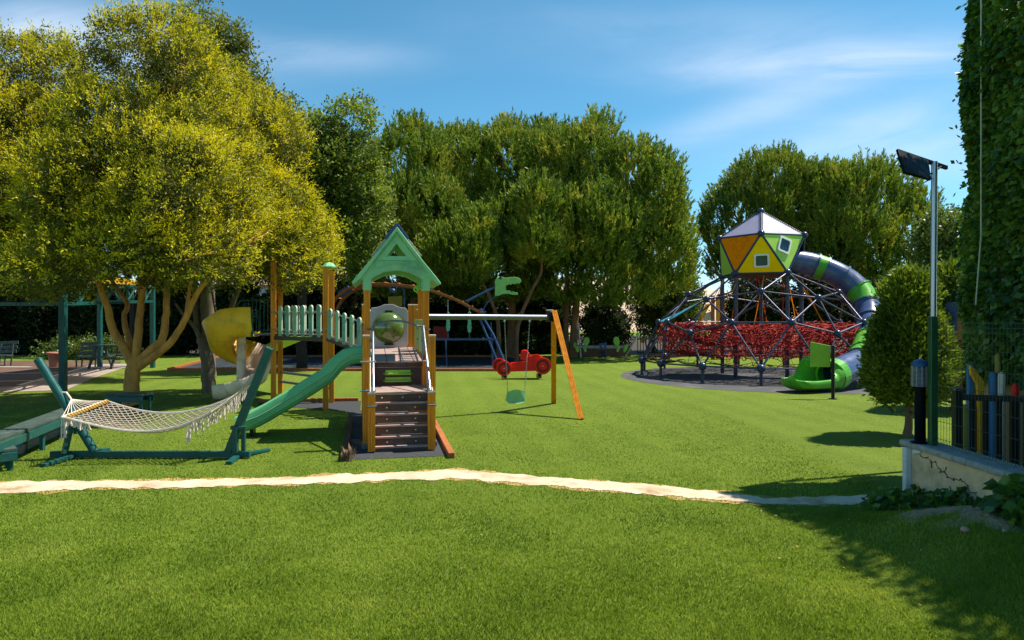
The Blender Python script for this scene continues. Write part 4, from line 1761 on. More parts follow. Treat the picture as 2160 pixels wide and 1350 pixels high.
# collar, then the open run-out scoop
e0, t0 = TC[-1], (TC[-1] - TC[-3]).normalized()
S0, S1 = P(1754, 790, 20.25), P(1664, 806, 19.65)
S0.z = S1.z = 0
ex = (S1 - S0).normalized()
sdv = Vector((-ex.y, ex.x, 0))
if sdv.y < 0:
    sdv = -sdv                     # sdv points away from the viewer
rows_o, rows_i = [], []
NT = 26
for i in range(NT):
    t = i / (NT - 1)
    c = S0.lerp(S1, t)
    hf = float(np.interp(t, [0, .2, .40, .50, .56, .61, .75, 1], [.88, .88, .96, .95, .76, .44, .32, .28]))
    hn = float(np.interp(t, [0, .10, .20, .32, .70, 1], [.80, .68, .42, .31, .28, .28]))
    curl = float(np.interp(t, [0, .2, .55, .7, 1], [.72, .55, .35, .05, 0]))
    fl = float(np.interp(t, [0, .3, .6, 1], [.06, .05, .05, .08]))
    end = max(0, (t - .80) / .20)
    wd = .50 * (1 - .55 * end ** 3)
    pr = [(wd * (1 - curl), hf), (wd * (1.0 - curl * .35), hf * .82), (wd * 1.02, hf * .55), (wd * .96, hf * .30), (wd * .78, .07), (wd * .4, .01), (0, 0), (-wd * .4, .01), (-wd * .78, .07), (-wd * .96, hn * .35),
          (-wd * 1.02, hn * .65), (-wd * (1.0 - (curl if t < .2 else 0) * .35), hn * .85), (-wd * (1 - (curl if t < .2 else 0)), hn)]
    lift = .30 * end ** 2.2
    rows_o.append([c + sdv * a + Vector((0, 0, fl + max(z, lift * (1 if z < lift else 0)))) for a, z in pr])
    rows_i.append([c + sdv * (a * .93) + Vector((0, 0, fl + .03 + max(z * .985, (lift + .0) * (1 if z < lift else 0)))) for a, z in pr])
k_ = len(rows_o[0])
mb = MB()
loop = [ro + ri[::-1] for ro, ri in zip(rows_o, rows_i)]
m_ = 2 * k_
mb.p.append((0, 0))
mb.add([q for r in loop for q in r], [(i * m_ + j, (i + 1) * m_ + j, (i + 1) * m_ + (j + 1) % m_, i * m_ + (j + 1) % m_) for i in range(NT - 1) for j in range(m_)], 0, True)
mb.add(loop[-1], [tuple(range(m_))])
sco = mb.build('run_out', 'tube_green', sl_)
mb = MB()
rc = lambda r_, c_: [c_ + t0.cross(Vector((0, 0, 1))).normalized() * (r_ * math.cos(q)) + t0.cross(Vector((0, 0, 1))).normalized().cross(t0) * (r_ * math.sin(q)) for q in np.linspace(0, 2 * math.pi, 30, endpoint=False)]
mb.frame(rc(RT + .035, e0 - t0 * .22), rc(RT - .03, e0 - t0 * .22), t0 * .34)
mb.build('collar', 'tube_green', sl_, .01)
endp = S1
bp_ = G(1757, 842)
mb = MB().tube([bp_, (bp_.x, bp_.y, 1.42)], .045, 10)
mb.lathe(bp_, [(.11, 0), (.11, .02)], 12)
spo = mb.build('support_post', 'black_metal', sl_)
mb = MB()
q0 = Vector((bp_.x - .05, bp_.y + .03, 0))
qd = Vector((-.50, .06, 0))
mb.prism([q0 + Vector((0, 0, .85)), q0 + qd + Vector((0, 0, .85)), q0 + qd + Vector((0, 0, 1.52)), q0 + Vector((0, 0, 1.42))], (.0, .04, 0))
mb.build('side_board', 'lime', sl_, .01)
for px_ in (1815, 1824):
    pb_ = Vector(((px_ - 1080) / F * 21.6, 21.6, 0))
    MB().tube([pb_, pb_ + Vector((0, 0, .9))], .05, 10).build('support_post', 'black_metal', sl_)
    break
mb = MB()
for dx in (-.1, .1):
    mb.tube([endp - ex * .62 + sdv * dx + Vector((0, 0, .13)), endp - ex * .62 + sdv * dx], .03, 8)
mb.build('foot', 'black_metal', sl_)

# ------------------------------------------------------------------ red spring car
CD = 24.4
cr = thing('spring_car', 'red spring rider shaped like an open car behind the swing seat', 'spring rider', G(1100, 675 + CH * F / CD))
c3 = lambda x, y, dy=0.0: P(x, y, CD + dy)


def wheel(px, py, r, dy, face=True):
    c = c3(px, py, dy)
    mb = MB()
    ring = lambda r_, off: [c + Vector((r_ * math.cos(a), off, r_ * math.sin(a))) for a in np.linspace(0, 2 * math.pi, 28, endpoint=False)]
    mb.prism(ring(r, -.035), (0, .07, 0))
    o = mb.build('wheel', 'car_red', cr, .012)
    mb = MB().frame(ring(r * .74, -.046), ring(r * .50, -.046), (0, .012, 0))
    mb.build('tyre_ring', 'tyre_red', o)
    mb = MB().prism(ring(r * .46, -.044), (0, .01, 0))
    mb.build('hub', 'car_red', o)
    MB().sphere(c + Vector((0, -.05, 0)), .022, 8, 6).build('bolt', 'bolt', o)


wheel(1145, 772, .30, -.30)
wheel(1063, 777, .27, -.30)
wheel(1053, 770, .25, .32)
wheel(1135, 766, .28, .32)
for dy in (-.24, .24):
    mb = MB()
    side = [(1072, 770), (1082, 765), (1096, 763), (1112, 762), (1116, 756), (1124, 748), (1134, 747), (1143, 752), (1150, 762), (1150, 782), (1075, 784)]
    mb.prism([c3(x, y, dy - .025) for x, y in side], (0, .05, 0))
    mb.build('side_panel', 'car_red', cr, .012)
mb = MB()
mb.prism([c3(1074, 783, -.22), c3(1148, 782, -.22), c3(1148, 778, -.22), c3(1074, 779, -.22)], (0, .44, 0))
mb.prism([c3(1077, 768, -.21), c3(1112, 765, -.21), c3(1112, 763, -.21), c3(1077, 766, -.21)], (0, .42, 0))
mb.build('seat_board', 'car_red_deep', cr, .008)
mb = MB()
bk = [(1098, 760), (1098, 748), (1100, 741), (1106, 738), (1113, 740), (1117, 746), (1119, 752), (1114, 757), (1113, 762)]
mb.prism([c3(x, y, -.20) for x, y in bk], (0, .40, 0))
mb.build('backrest', 'car_red', cr, .02)
mb = MB()
hd = [(1116, 760), (1120, 752), (1127, 749), (1136, 749), (1144, 755), (1148, 763), (1148, 770), (1116, 770)]
mb.prism([c3(x, y, -.215) for x, y in hd], (0, .43, 0))
mb.build('bonnet', 'car_red', cr, .03)
for px_ in (1063, 1137):
    mb = MB()
    cc = c3(px_, 790, 0)
    mb.tube([cc + Vector((.085 * math.cos(a), .085 * math.sin(a), -cc.z + .03 + (cc.z + .02) * a / 26)) for a in np.linspace(0, 26, 110)], .018, 6)
    mb.build('spring', 'black_metal', cr)

# ------------------------------------------------------------------ dinosaur climbing arch in the rear play yard
DD = 31.0
dn = thing('dinosaur_climber', 'brown arched climbing frame with a flat green dinosaur head and mint paddles', 'climbing frame', (-2.5, DD, 0))
d3 = lambda x, y, dy=0.0: P(x, y, DD + dy)
arcp = crv([d3(690, 668), d3(703, 637), d3(722, 618), d3(745, 606), d3(775, 600), d3(820, 600), d3(870, 605), d3(915, 615), d3(960, 632), d3(995, 650), d3(1018, 661)], 5)
for dy in (0, 1.3):
    o = MB().sweep([p + Vector((0, dy, 0)) for p in arcp], [(-.06, -.13), (.06, -.13), (.06, .13), (-.06, .13)], up=(0, 1, 0), smooth=False).build('arch_beam', 'timber_edge', dn, .01)
    for x0, y0, x1, y1 in ((716, 622, 738, 608), (1010, 656, 1022, 664)):
        MB().beam(d3(x0, y0, dy), d3(x1, y1, dy), .30, .16, up=(0, 1, 0)).build('joint_plate', 'blue_steel', o, .02)
mb = MB()
for i in range(6, len(arcp) - 2, 3):
    mb.tube([arcp[i] + Vector((0, -.05, .09)), arcp[i] + Vector((0, 1.35, .09))], .035, 8)
mb.build('rung', 'timber_edge', dn)
mb = MB()
for dy in (0, 1.3):
    mb.tube([d3(1014, 662, dy), d3(1040, 705, dy), Vector((d3(1068, 700).x, DD + dy - .1, .0))], .055, 10)
    mb.tube([d3(1008, 662, dy), Vector((d3(1052, 700).x, DD + dy + .25, .0))], .05, 10)
mb.build('leg', 'blue_steel', dn)
mb = MB()
for dy in (0, 1.3):
    mb.tube([Vector((d3(684, 700).x, DD + dy, 0)), d3(690, 668, dy)], .06, 10)
mb.build('leg', 'timber_edge', dn)
mb = MB()
for dy in (-.1, 1.2):
    mb.beam(d3(900, 716, dy), d3(1050, 715.5, dy), .06, .09)
for x in (912, 1038, 940):
    mb.tube([d3(x, 716, .5), Vector((d3(x, 716).x, DD + .5, 0))], .04, 8)
for x in np.linspace(908, 1044, 12):
    mb.sphere(d3(x, 714, -.14), .035, 8, 6)
mb.tube([d3(1036, 680, 1), d3(1036, 716, 1)], .03, 8)
mb.build('lower_beam', 'blue_steel', dn)
for x, y0, y1, top in ((945, 658, 700, 632), (990, 656, 703, 648)):
    c = [(x + dx, y) for dx, y in ((0, y0 - 1), (3, y0 + 3), (4.2, y0 + 12), (3.2, (y0 + y1) / 2), (4.6, y1 - 12), (3, y1 - 3), (0, y1), (-3, y1 - 3), (-4.6, y1 - 12), (-3.2, (y0 + y1) / 2), (-4.2, y0 + 12), (-3, y0 + 3))]
    o = MB().prism([d3(a, b, .3) for a, b in c], (0, .06, 0)).build('paddle', 'paddle', dn, .015)
    MB().tube([d3(x, top, .33), d3(x, y0, .33)], .018, 6).build('rod', 'steel', o)
    MB().tube([d3(x, y1, .33), d3(x, 716, .33)], .022, 6).build('rod', 'blue_steel', o)
MB().prism([d3(914, 688, 2.5), d3(944, 690, 2.5), d3(944, 716, 2.5), d3(914, 715, 2.5)], (0, .05, 0)).build('red_panel', 'net_red_panel', dn, .01)
mb = MB()
hx = [(1044, 624), (1044, 592), (1047, 586), (1052, 584), (1060, 584), (1066, 586), (1084, 584), (1092, 585), (1098, 589), (1099.5, 594), (1096, 598), (1090, 597), (1086, 600), (1082, 598), (1078, 601), (1074, 599), (1070, 602),
      (1067, 601), (1067, 611), (1071, 613), (1075, 612), (1079, 616), (1083, 614), (1087, 617), (1092, 617), (1092, 622), (1082, 622), (1070, 619), (1060, 620), (1052, 624)]
mb.prism([d3(a, b, -.05) for a, b in hx], (0, .10, 0))
hd_ = mb.build('dinosaur_head', 'dino_green', dn, .012)
cc = d3(1055.5, 586.7, -.08)
MB().prism([cc + Vector((.06 * math.cos(a), 0, .06 * math.sin(a))) for a in np.linspace(0, 6.28, 16, endpoint=False)], (0, .04, 0)).build('eye', 'dino_eye', hd_)
mb = MB().tube([d3(984, 636, 0), d3(1045, 605, 0)], .055, 10)
mb.build('neck_tube', 'blue_steel', dn)
mb = MB().tube(crv([d3(1019, 655), d3(1024, 644), d3(1033, 634), d3(1046, 625), d3(1058, 621), d3(1072, 620)], 4), .03, 8)
mb.build('throat_tube', 'blue_steel', dn)
mb = MB()
for x in (823, 836):
    mb.tube([d3(x, 603, .6), d3(x, 618, .6)], .03, 6)
mb.sphere(d3(829, 614, .6), .13, 10, 8)
mb.build('swivel', 'blue_steel', dn)
mb = MB()
mb.prism([d3(818, 626, 1.4), d3(848, 624, 1.4), d3(848, 646, 1.4), d3(820, 646, 1.4)], (0, .06, 0))
mb.build('yellow_panel', 'post_ochre', dn, .01)
mb = MB().tube(crv([d3(845, 606, 1.0), d3(852, 612, 1.0), d3(853, 630, 1.0), d3(853, 650, 1.0)], 4), .04, 8)
mb.build('blue_hoop', 'blue_steel', dn)
for lab, a, b in (('long brown timber edging along the near side of the rear rubber ground', Vector((-14.2, 28.25, .05)), Vector((.25, 27.95, .05))),
                  ('slanting brown timber edging near the slide tree at the end of the rear rubber ground', Vector((-14.25, 28.35, .05)), Vector((-16.5, 38.5, .05))),
                  ('far brown timber edging behind the rear rubber ground', Vector((-16.4, 38.6, .05)), Vector((1.2, 38.6, .05)))):
    tag(MB().beam(a, b, .14, .12).build('edging_board', 'timber_edge', None, .01), lab, 'edging', 'timber edging boards')

# ------------------------------------------------------------------ see-saw with leaf shields
SD = 37.5
se = thing('spring_seesaw', 'grey plank spring see-saw with lime leaf shaped shields beside the dome', 'see-saw', G(1272, 675 + CH * F / SD))
s3 = lambda x, y, dy=0.0: P(x, y, SD + dy)
MB().beam(s3(1218, 732), s3(1322, 732), .24, .14).build('plank', 'dry_wood' if False else 'kerb_stone', se, .02)


def leaf_shield(pts, dy, nm='leaf_shield'):
    MB().prism([s3(a, b, dy) for a, b in pts], (0, .05, 0)).build(nm, 'lime', se, .012)


def oval(cx, cy, a, b, rot, n=16):
    return [(cx + a * math.cos(t) * math.cos(rot) - b * math.sin(t) * math.sin(rot), cy + a * math.cos(t) * math.sin(rot) + b * math.sin(t) * math.cos(rot)) for t in np.linspace(0, 2 * math.pi, n, endpoint=False)]


leaf_shield(oval(1237, 720, 6.5, 9.8, .25), -.10)
leaf_shield(oval(1300.5, 720, 6.5, 9.8, -.25), -.10)
leaf_shield(oval(1234, 737, 3.2, 6.2, -.35), -.20, 'foot_leaf')
leaf_shield(oval(1304, 737, 3.2, 6.2, .35), -.20, 'foot_leaf')
leaf_shield(oval(1218, 737, 3.4, 6.6, -.2), -.22, 'foot_leaf')
leaf_shield(oval(1320, 735, 3.8, 9.0, .4), -.22, 'foot_leaf')
leaf_shield(oval(1213, 728, 3.4, 6.0, .1), .12)
mb = MB()
cc = s3(1272, 745)
mb.tube([Vector((cc.x + .17 * math.cos(a), cc.y + .17 * math.sin(a), .03 + .42 * a / 30)) for a in np.linspace(0, 30, 130)], .03, 6)
mb.build('spring', 'dome_navy', se)
mb = MB()
mb.beam(s3(1268, 735, -.1), s3(1268, 724, -.1), .10, .14)
mb.beam(s3(1276, 735, -.1), s3(1277, 723, -.1), .08, .14)
mb.tube([s3(1262, 726, -.1), s3(1279, 723, -.1)], .03, 8)
mb.build('handle', 'blue_steel', se, .01)
ra2 = Vector((7.0, 40.0, 0))
mb = MB()
for row in range(4):
    mb.box((5.15, 39.2, .09 + row * .165), (3.3, .25, .16))
tag(mb.build('brick_planter', 'brick', None, .01), 'low dark red brick wall behind the leaf shield see-saw', 'wall')
for lab, a, b in (('slim grey pole standing nearly upright by the pine trunk and see-saw', s3(1220, 681, .6), Vector((s3(1227, 730).x, SD + .6, 0))),
                  ('slim silver pole leaning steeply between the see-saw and the dome', s3(1347, 703, .6), Vector((s3(1322, 740).x, SD + .6, 0)))):
    tag(MB().tube([b, a], .055, 8).build('slanted_pole', 'steel'), lab, 'pole')
# ------------------------------------------------------------------ benches round the tree, kerb
def bench(lab, a, b, z, wd, legs, mt='bench_green', th=.05):
    a, b = Vector(a), Vector(b)
    t = (b - a)
    t.z = 0
    tn = t.normalized()
    n = Vector((-tn.y, tn.x, 0))
    t_ = thing('bench', lab, 'bench', (a + b) / 2 * 1.0)
    t_.location.z = 0
    for k in range(3):
        o = (k - 1) * wd / 3
        mb = MB().beam(Vector((a.x, a.y, z)) + n * o, Vector((b.x, b.y, z)) + n * o, wd / 3 * .88, th)
        mb.build('seat_slat', mt, t_, .008)
    mb = MB()
    for s in (-1, 1):
        mb.beam(Vector((a.x, a.y, z - .09)) + n * (s * wd * .5), Vector((b.x, b.y, z - .09)) + n * (s * wd * .5), .035, .12)
    mb.build('apron', 'teal', t_, .006)
    for f in legs:
        p = a.lerp(b, f)
        mb = MB()
        for s in (-1, 1):
            q = Vector((p.x, p.y, 0)) + n * (s * wd * .33)
            mb.beam(q, q + Vector((0, 0, z - .05)), .06, .06)
        mb.build('leg', 'teal', t_, .006)
    return t_


ba, bb = Vector((-6.75, 7.8, 0)), Vector((-8.25, 12.9, 0))
bench('long weathered green bench running along the kerb into the shade', ba, bb, .44, .36, (.12, .30, .62, .93))
bench('short green bench behind the golden tree trunk', P(236, 832, 15.4), P(312, 835, 15.3), .43, .42, (.08, .93))
bench('low green bench end beside the first grey kerb stone', P(-110, 955, 9.15), P(33, 950, 9.65), .29, .30, (.4, .9))
mb = MB()
kp = [G(16, 962), G(35, 950), G(75, 932), G(110, 917), G(150, 900), G(195, 885)]
for i in range(len(kp) - 1):
    a, b = kp[i], kp[i + 1]
    a2 = a.lerp(b, .015)
    mb.beam(a2 + Vector((0, .1, .05)), b + Vector((0, .1, .05)), .24, .15)
tag(mb.build('kerb_stones', 'kerb_stone', None, .018), 'row of grey kerb stones under the long green bench', 'kerb')

# ------------------------------------------------------------------ pergola and yard furniture on the left
pg = thing('pergola', 'teal steel truss canopy with a pale yellow awning over the court', 'pergola', G(133, 830))


def pgpost(p, h, w_):
    o = MB().beam(p, p + Vector((0, 0, h)), w_, w_).build('post', 'teal', pg, .012)


p1 = G(133, 829)
p1 = Vector((p1.x, p1.y, 0))
p2 = Vector(((322 - 1080) / F * 30, 30, 0))
p0 = Vector((p1.x - 5.0, p1.y + .3, 0))
p3 = Vector((p0.x - .5, 30.5, 0))
pgpost(p1, 3.3, .17)
pgpost(p2, 3.6, .17)
pgpost(p0, 3.3, .17)
pgpost(p3, 3.6, .17)


def truss(a, za, b, zb, h, nseg):
    mb = MB()
    A_, B_ = a + Vector((0, 0, za)), b + Vector((0, 0, zb))
    up = Vector((0, 0, h))
    mb.beam(A_, B_, .09, .10)
    mb.beam(A_ + up, B_ + up, .09, .10)
    for k in range(nseg):
        q0, q1 = A_.lerp(B_, k / nseg), A_.lerp(B_, (k + 1) / nseg)
        qm = q0.lerp(q1, .5)
        mb.beam(q0 + up, qm, .045, .045)
        mb.beam(qm, q1 + up, .045, .045)
        mb.beam(qm, qm + up, .07, .07)
    mb.build('truss', 'teal', pg)


truss(p1, 2.56, p2, 2.92, .62, 4)
truss(p0, 2.56, p1, 2.56, .62, 3)
truss(p3, 2.92, p2, 2.92, .62, 4)
mb = MB()
g_ = 14
for i in range(g_ + 1):
    for j in range(9):
        u, v = i / g_, j / 8
        a = p0.lerp(p1, u) + Vector((0, 0, 3.25))
        b = p3.lerp(p2, u) + Vector((0, 0, 3.58))
        q = a.lerp(b, v)
        mb.v.append((q.x, q.y, q.z + .10 * math.sin(u * math.pi * 5) * math.sin(v * math.pi) + .25 * math.sin(v * math.pi)))
for i in range(g_):
    for j in range(8):
        mb.f.append([i * 9 + j, (i + 1) * 9 + j, (i + 1) * 9 + j + 1, i * 9 + j + 1])
        mb.m.append(0)
        mb.sm.append(True)
aw = mb.build('awning', 'awning', pg)
md = aw.modifiers.new('thick', 'SOLIDIFY')
md.thickness = .03

PD = 30.0
pt = thing('picnic_table', 'green picnic table with attached benches on the paved walk', 'picnic table', (P(222, 700, PD).x, PD, 0))
q3 = lambda x, y, dy=0.0: P(x, y, PD + dy)
mb = MB()
zt = .98
xc0, xc1 = q3(200, 0).x, q3(272, 0).x
for k in range(4):
    mb.beam(Vector((xc0, PD - .36 + k * .24, zt)), Vector((xc1, PD - .36 + k * .24, zt)), .21, .05)
mb.build('table_top', 'bench_green', pt, .008)
for s, yy_ in ((-1, PD - .95), (1, PD + .95)):
    mb = MB()
    for k in range(2):
        mb.beam(Vector((xc0 - .1, yy_ + k * .16, .52)), Vector((xc1 + .1, yy_ + k * .16, .52)), .14, .05)
    mb.build('bench_seat', 'bench_green', pt, .008)
for x in (xc0 + .25, xc1 - .3):
    mb = MB()
    mb.beam(Vector((x, PD - .30, zt - .05)), Vector((x, PD - .85, 0.02)), .07, .10)
    mb.beam(Vector((x, PD + .30, zt - .05)), Vector((x, PD + .85, 0.02)), .07, .10)
    mb.beam(Vector((x + .05, PD - 1.0, .47)), Vector((x + .05, PD + 1.1, .47)), .07, .09)
    mb.build('leg_frame', 'bench_green', pt, .006)
for nm, lab, x0, x1, y_, dd in (('slatted_bench', 'green slatted bench with a tilted back touching the picnic table', 168, 208, 742, 30.6), ('slatted_bench', 'dark green slatted bench in deep shade beyond the striped court', -6, 30, 742, 31.5)):
    t_ = thing(nm, lab, 'bench', (P((x0 + x1) / 2, 700, dd).x, dd, 0))
    a, b = P(x0, 0, dd).x, P(x1, 0, dd).x
    for k in range(3):
        MB().beam(Vector((a, dd + .06 * k, .62 + .20 * k)), Vector((b, dd + .06 * k + .15, .66 + .20 * k)), .05, .15).build('back_slat', 'bench_green', t_, .006)
    for k in range(3):
        MB().beam(Vector((a, dd - .12 - .14 * k, .48)), Vector((b, dd - .12 - .14 * k, .48)), .12, .05).build('seat_slat', 'bench_green', t_, .006)
    for x in (a + .12, b - .12):
        mb = MB().beam(Vector((x, dd + .1, 1.0)), Vector((x, dd - .05, 0)), .05, .05)
        mb.beam(Vector((x, dd - .42, .46)), Vector((x, dd - .42, 0)), .05, .05)
        mb.beam(Vector((x, dd - .45, .43)), Vector((x, dd + .03, .43)), .05, .05)
        mb.build('leg', 'bench_green', t_)
fp = thing('flower_pot', 'tall terracotta flower pot standing in shade beyond the teal post', 'flower pot', Vector(((117 - 1080) / F * 30.5, 30.5, 0)))
MB().lathe(fp.location, [(.22, 0), (.25, .15), (.29, .55), (.36, .57), (.36, .66), (.31, .67), (.29, .60)], 18).build('pot', 'terracotta', fp)

# ------------------------------------------------------------------ low wall on the right with lamp, fence and solar light
WX = 4.56
wl = thing('low_wall', 'low cracked cream rendered wall with a grey stone cap', 'wall', (WX + .15, 5, 0))
mb = MB()
mb.box((WX + .14, 4.95, .31), (.28, 5.86, .66))
mb.build('wall_body', 'wall_render', wl, .01)
mb = MB()
for k in range(5):
    mb.box((WX + .14, 7.40 - 1.18 * k, .675), (.36, 1.172, .07))
mb.build('cap', 'cap_stone', wl, .022)
mb = MB()
mb.beam(Vector((WX - .03, 7.83, .02)), Vector((WX - .03, 7.83, .64)), .075, .075)
mb.beam(Vector((WX - .012, 7.74, .60)), Vector((WX - .012, 7.60, .64)), .03, .05)
mb.build('corner_trim', 'pipe_white', wl, .012)
mb = MB()
rg = np.random.default_rng(9)


def crack(y0, z0, y1, z1, n, r):
    pts = []
    for k in range(n + 1):
        t = k / n
        e = 0 if k in (0, n) else 1
        pts.append((WX - .003 - .003 * rg.random(), y0 + (y1 - y0) * t + e * rg.normal() * .022, z0 + (z1 - z0) * t + e * rg.normal() * .018))
    mb.tube(pts, [r * (.25 + .6 * rg.random()) for _ in pts], 5, cap=False)
    return pts


for c in ((7.62, .60, 7.30, .52, 9, .007), (7.30, .52, 7.10, .46, 6, .011), (7.10, .46, 6.85, .45, 8, .009), (6.85, .45, 6.70, .40, 5, .006), (6.78, .38, 6.62, .37, 5, .005), (6.62, .37, 6.55, .12, 8, .006), (6.62, .37, 6.45, .36, 5, .004),
          (6.95, .30, 6.80, .38, 6, .005), (6.95, .30, 6.98, .12, 6, .004), (7.45, .56, 7.40, .50, 4, .010), (7.20, .50, 7.16, .56, 4, .008), (6.2, .36, 6.0, .42, 5, .004), (6.25, .35, 6.3, .25, 5, .004)):
    crack(*c)
mb.build('dry_creeper', 'twig', wl)

bl = thing('bollard_lamp', 'short bollard lamp with a blue dome cap and grille on the wall end', 'lamp', (4.615, 7.72, .711))
bp = Vector((4.615, 7.72, .711))
MB().lathe(bp, [(.10, 0), (.10, .012), (.058, .016), (.056, .64)], 18).build('post', 'steel_dark', bl).data.materials[0] = M['cell_black']
MB().lathe(bp, [(.085, .86), (.088, .875), (.082, .905), (.062, .928), (.03, .942), (.001, .946)], 20).build('lamp_cap', 'lamp_blue', bl)
mb = MB()
for k in range(15):
    z = .645 + k * .0145
    mb.tube([bp + Vector((.088 * math.cos(a), .088 * math.sin(a), z + (.004 if i % 2 else 0))) for i, a in enumerate(np.linspace(0, 2 * math.pi, 22, endpoint=False))], .0034, 5, closed=True)
for k in range(10):
    a = 2 * math.pi * k / 10
    mb.tube([bp + Vector((.086 * math.cos(a), .086 * math.sin(a), .64)), bp + Vector((.086 * math.cos(a), .086 * math.sin(a), .865))], .005, 5)
mb.build('grille', 'lamp_grille', bl)
MB().lathe(bp, [(.06, .635), (.05, .65), (.05, .85), (.06, .87)], 16).build('light_core', 'lamp_blue', bl)
MB().sphere(bp + Vector((0, 0, .955)), .014, 8, 6).build('finial', 'bolt', bl)

fe = thing('mesh_fence', 'dark green wire mesh fence panel standing on the low wall', 'fence', (4.70, 5.5, .71))
FX = 4.68
mb = MB().beam(Vector((FX - .01, 7.58, .711)), Vector((FX - .01, 7.58, 2.14)), .075, .075)
mb.build('post', 'green_post', fe, .008)
MB().beam(Vector((FX - .01, 4.9, .711)), Vector((FX - .01, 4.9, 2.14)), .06, .06).build('post', 'green_post', fe, .008)
mb = MB()
for y in np.arange(2.5, 7.55, .05):
    mb.tube([(FX, y, .74), (FX, y, .80), (FX, y, 2.0), (FX, y, 2.08)], .0021, 4)
    if 5.0 < y:
        mb.tube([(FX, y, .80), (FX - .035, y, .76), (FX, y, .72)], .0025, 4)
for z in (.80, .99, 1.19, 1.39, 1.59, 1.79, 1.97, 2.02, 2.07):
    mb.tube([(FX, 2.5, z), (FX, 7.55, z)], .0027, 4)
mb.build('wire_mesh', 'wire', fe)

so_l = thing('solar_lamp', 'tall grey pole carrying a tilted dark solar panel against the sky', 'street lamp', (P(1966, 700, 9.6).x, 9.6, 0))
mb = MB().tube([(P(1966, 700, 9.6).x, 9.6, 0), P(1971, 341, 9.6)], .041, 14)
mb.lathe(so_l.location, [(.12, 0), (.12, .02)], 14)
mb.build('pole', 'steel', so_l)
pd = 9.6
pa_, pb_ = P(1889, 318, pd - .3), P(1997, 354, pd + .18)
mb = MB().beam(pa_.lerp(pb_, .40), pb_, .04, .055)
mb.tube([P(1972, 366, pd), P(1955, 366, pd - .02)], .012, 6)
mb.tube([P(1972, 360, pd), P(1985, 352, pd + .05)], .014, 6)
mb.tube([P(1966, 376, pd - .03), P(1950, 385, pd - .05)], .008, 6)
mb.build('bracket', 'cell_black', so_l, .004)
quad = [P(1889, 317, pd - .30), P(1953, 339, pd + .02), P(1960, 382, pd - .32), P(1904, 366, pd - .62)]
mb = MB()
n_ = (quad[1] - quad[0]).cross(quad[3] - quad[0]).normalized()
if n_.z < 0:
    n_ = -n_
mb.prism(quad, n_ * .036)
mb.build('solar_panel', 'cell_black', so_l, .004)
mb = MB()
for t in (.33, .66):
    mb.beam(quad[0].lerp(quad[3], t) - n_ * .012, quad[1].lerp(quad[2], t) - n_ * .012, .02, .02)
mb.build('panel_rail', 'black_metal', so_l)
mb = MB()
cc = quad[0].lerp(quad[2], .62) - n_ * .01
mb.sphere(cc, .010, 8, 6)
mb.sphere(cc + Vector((0, 0, -.04)), .008, 8, 6)
mb.build('indicator', 'bolt', so_l)

# black picket fence behind the wire mesh
pk = thing('picket_fence', 'black metal picket fence behind the wire mesh', 'fence', (5.8, 7.8, 0))
pa_, pb_ = Vector((5.25, 8.05, 0)), Vector((6.38, 7.68, 0))
pdv = (pb_ - pa_).normalized()
mb = MB().beam(pa_, pa_ + Vector((0, 0, 1.27)), .085, .085)
mb.beam(pa_ + Vector((0, 0, 1.285)), pa_ + Vector((0, 0, 1.295)), .10, .10)
mb.build('post', 'black_metal', pk, .006)
MB().beam(pa_ + pdv * .93, pa_ + pdv * .93 + Vector((0, 0, 1.27)), .085, .085).build('post', 'black_metal', pk, .006)
mb = MB()
mb.beam(pa_ + Vector((0, 0, 1.19)), pb_ + Vector((0, 0, 1.19)), .03, .07)
mb.beam(pa_ + Vector((0, 0, .22)), pb_ + Vector((0, 0, .22)), .03, .07)
mb.build('rail', 'black_metal', pk, .004)
k = 0
for s in np.arange(.14, 1.15, .132):
    if abs(s - .93) < .07:
        continue
    q = pa_ + pdv * s + Vector((0, -.025, 0))
    MB().beam(q + Vector((0, 0, .08)), q + Vector((0, 0, 1.17)), .066, .02, up=(0, 1, 0)).build('picket', 'black_metal', pk, .003)

# the second play yard seen through the pickets
for lab, px_, d_, z0, z1, w_, m_ in (('round bright blue post with a lighter foot behind the pickets', 2095, 8.75, 0, 1.43, .10, 'post_blue'),
                                     ('slim ochre yellow post behind the wire mesh', 2105, 8.85, 0, 1.67, .07, 'post_ochre'),
                                     ('pale cream board post with rounded top behind the pickets', 2113, 8.6, 0, 1.44, .085, 'cream'),
                                     ('olive ochre post low behind the pickets beside the green post', 2034, 8.9, 0, 1.0, .14, 'post_ochre')):
    x = (px_ - 1080) / F * d_
    o = MB().lathe((x, d_, z0), [(w_ / 2, 0), (w_ / 2, z1 - .05), (w_ * .42, z1 - .015), (w_ * .2, z1)], 14).build('play_post', m_)
    tag(o, lab, 'post')
yp = thing('yellow_slide', 'bright yellow sloping slide with a blue side post behind the pickets', 'slide', (P(2065, 700, 8.75).x, 8.75, 0))
y3 = lambda x, y, dy=0.0: P(x, y, 8.75 + dy)
mb = MB()
mb.prism([y3(2047, 770), y3(2052, 772), y3(2076, 803), y3(2078, 860), y3(2078, 985), y3(2066, 985), y3(2066, 870), y3(2062, 812), y3(2050, 790)], (0, .05, 0))
mb.prism([y3(2056, 785, .4), y3(2076, 803, .4), y3(2078, 985, .4), y3(2070, 985, .4), y3(2068, 830, .4)], (0, .05, 0))
mb.build('chute_side', 'post_yellow', yp, .01)
mb = MB()
mb.beam(y3(2046, 768, .1), Vector((y3(2046, 768, .1).x, 8.85, 0)), .06, .06)
mb.build('side_post', 'post_blue', yp, .006)
mb = MB()
mb.beam(y3(2053, 830, .2), Vector((y3(2053, 830, .2).x, 8.95, 0)), .09, .09)
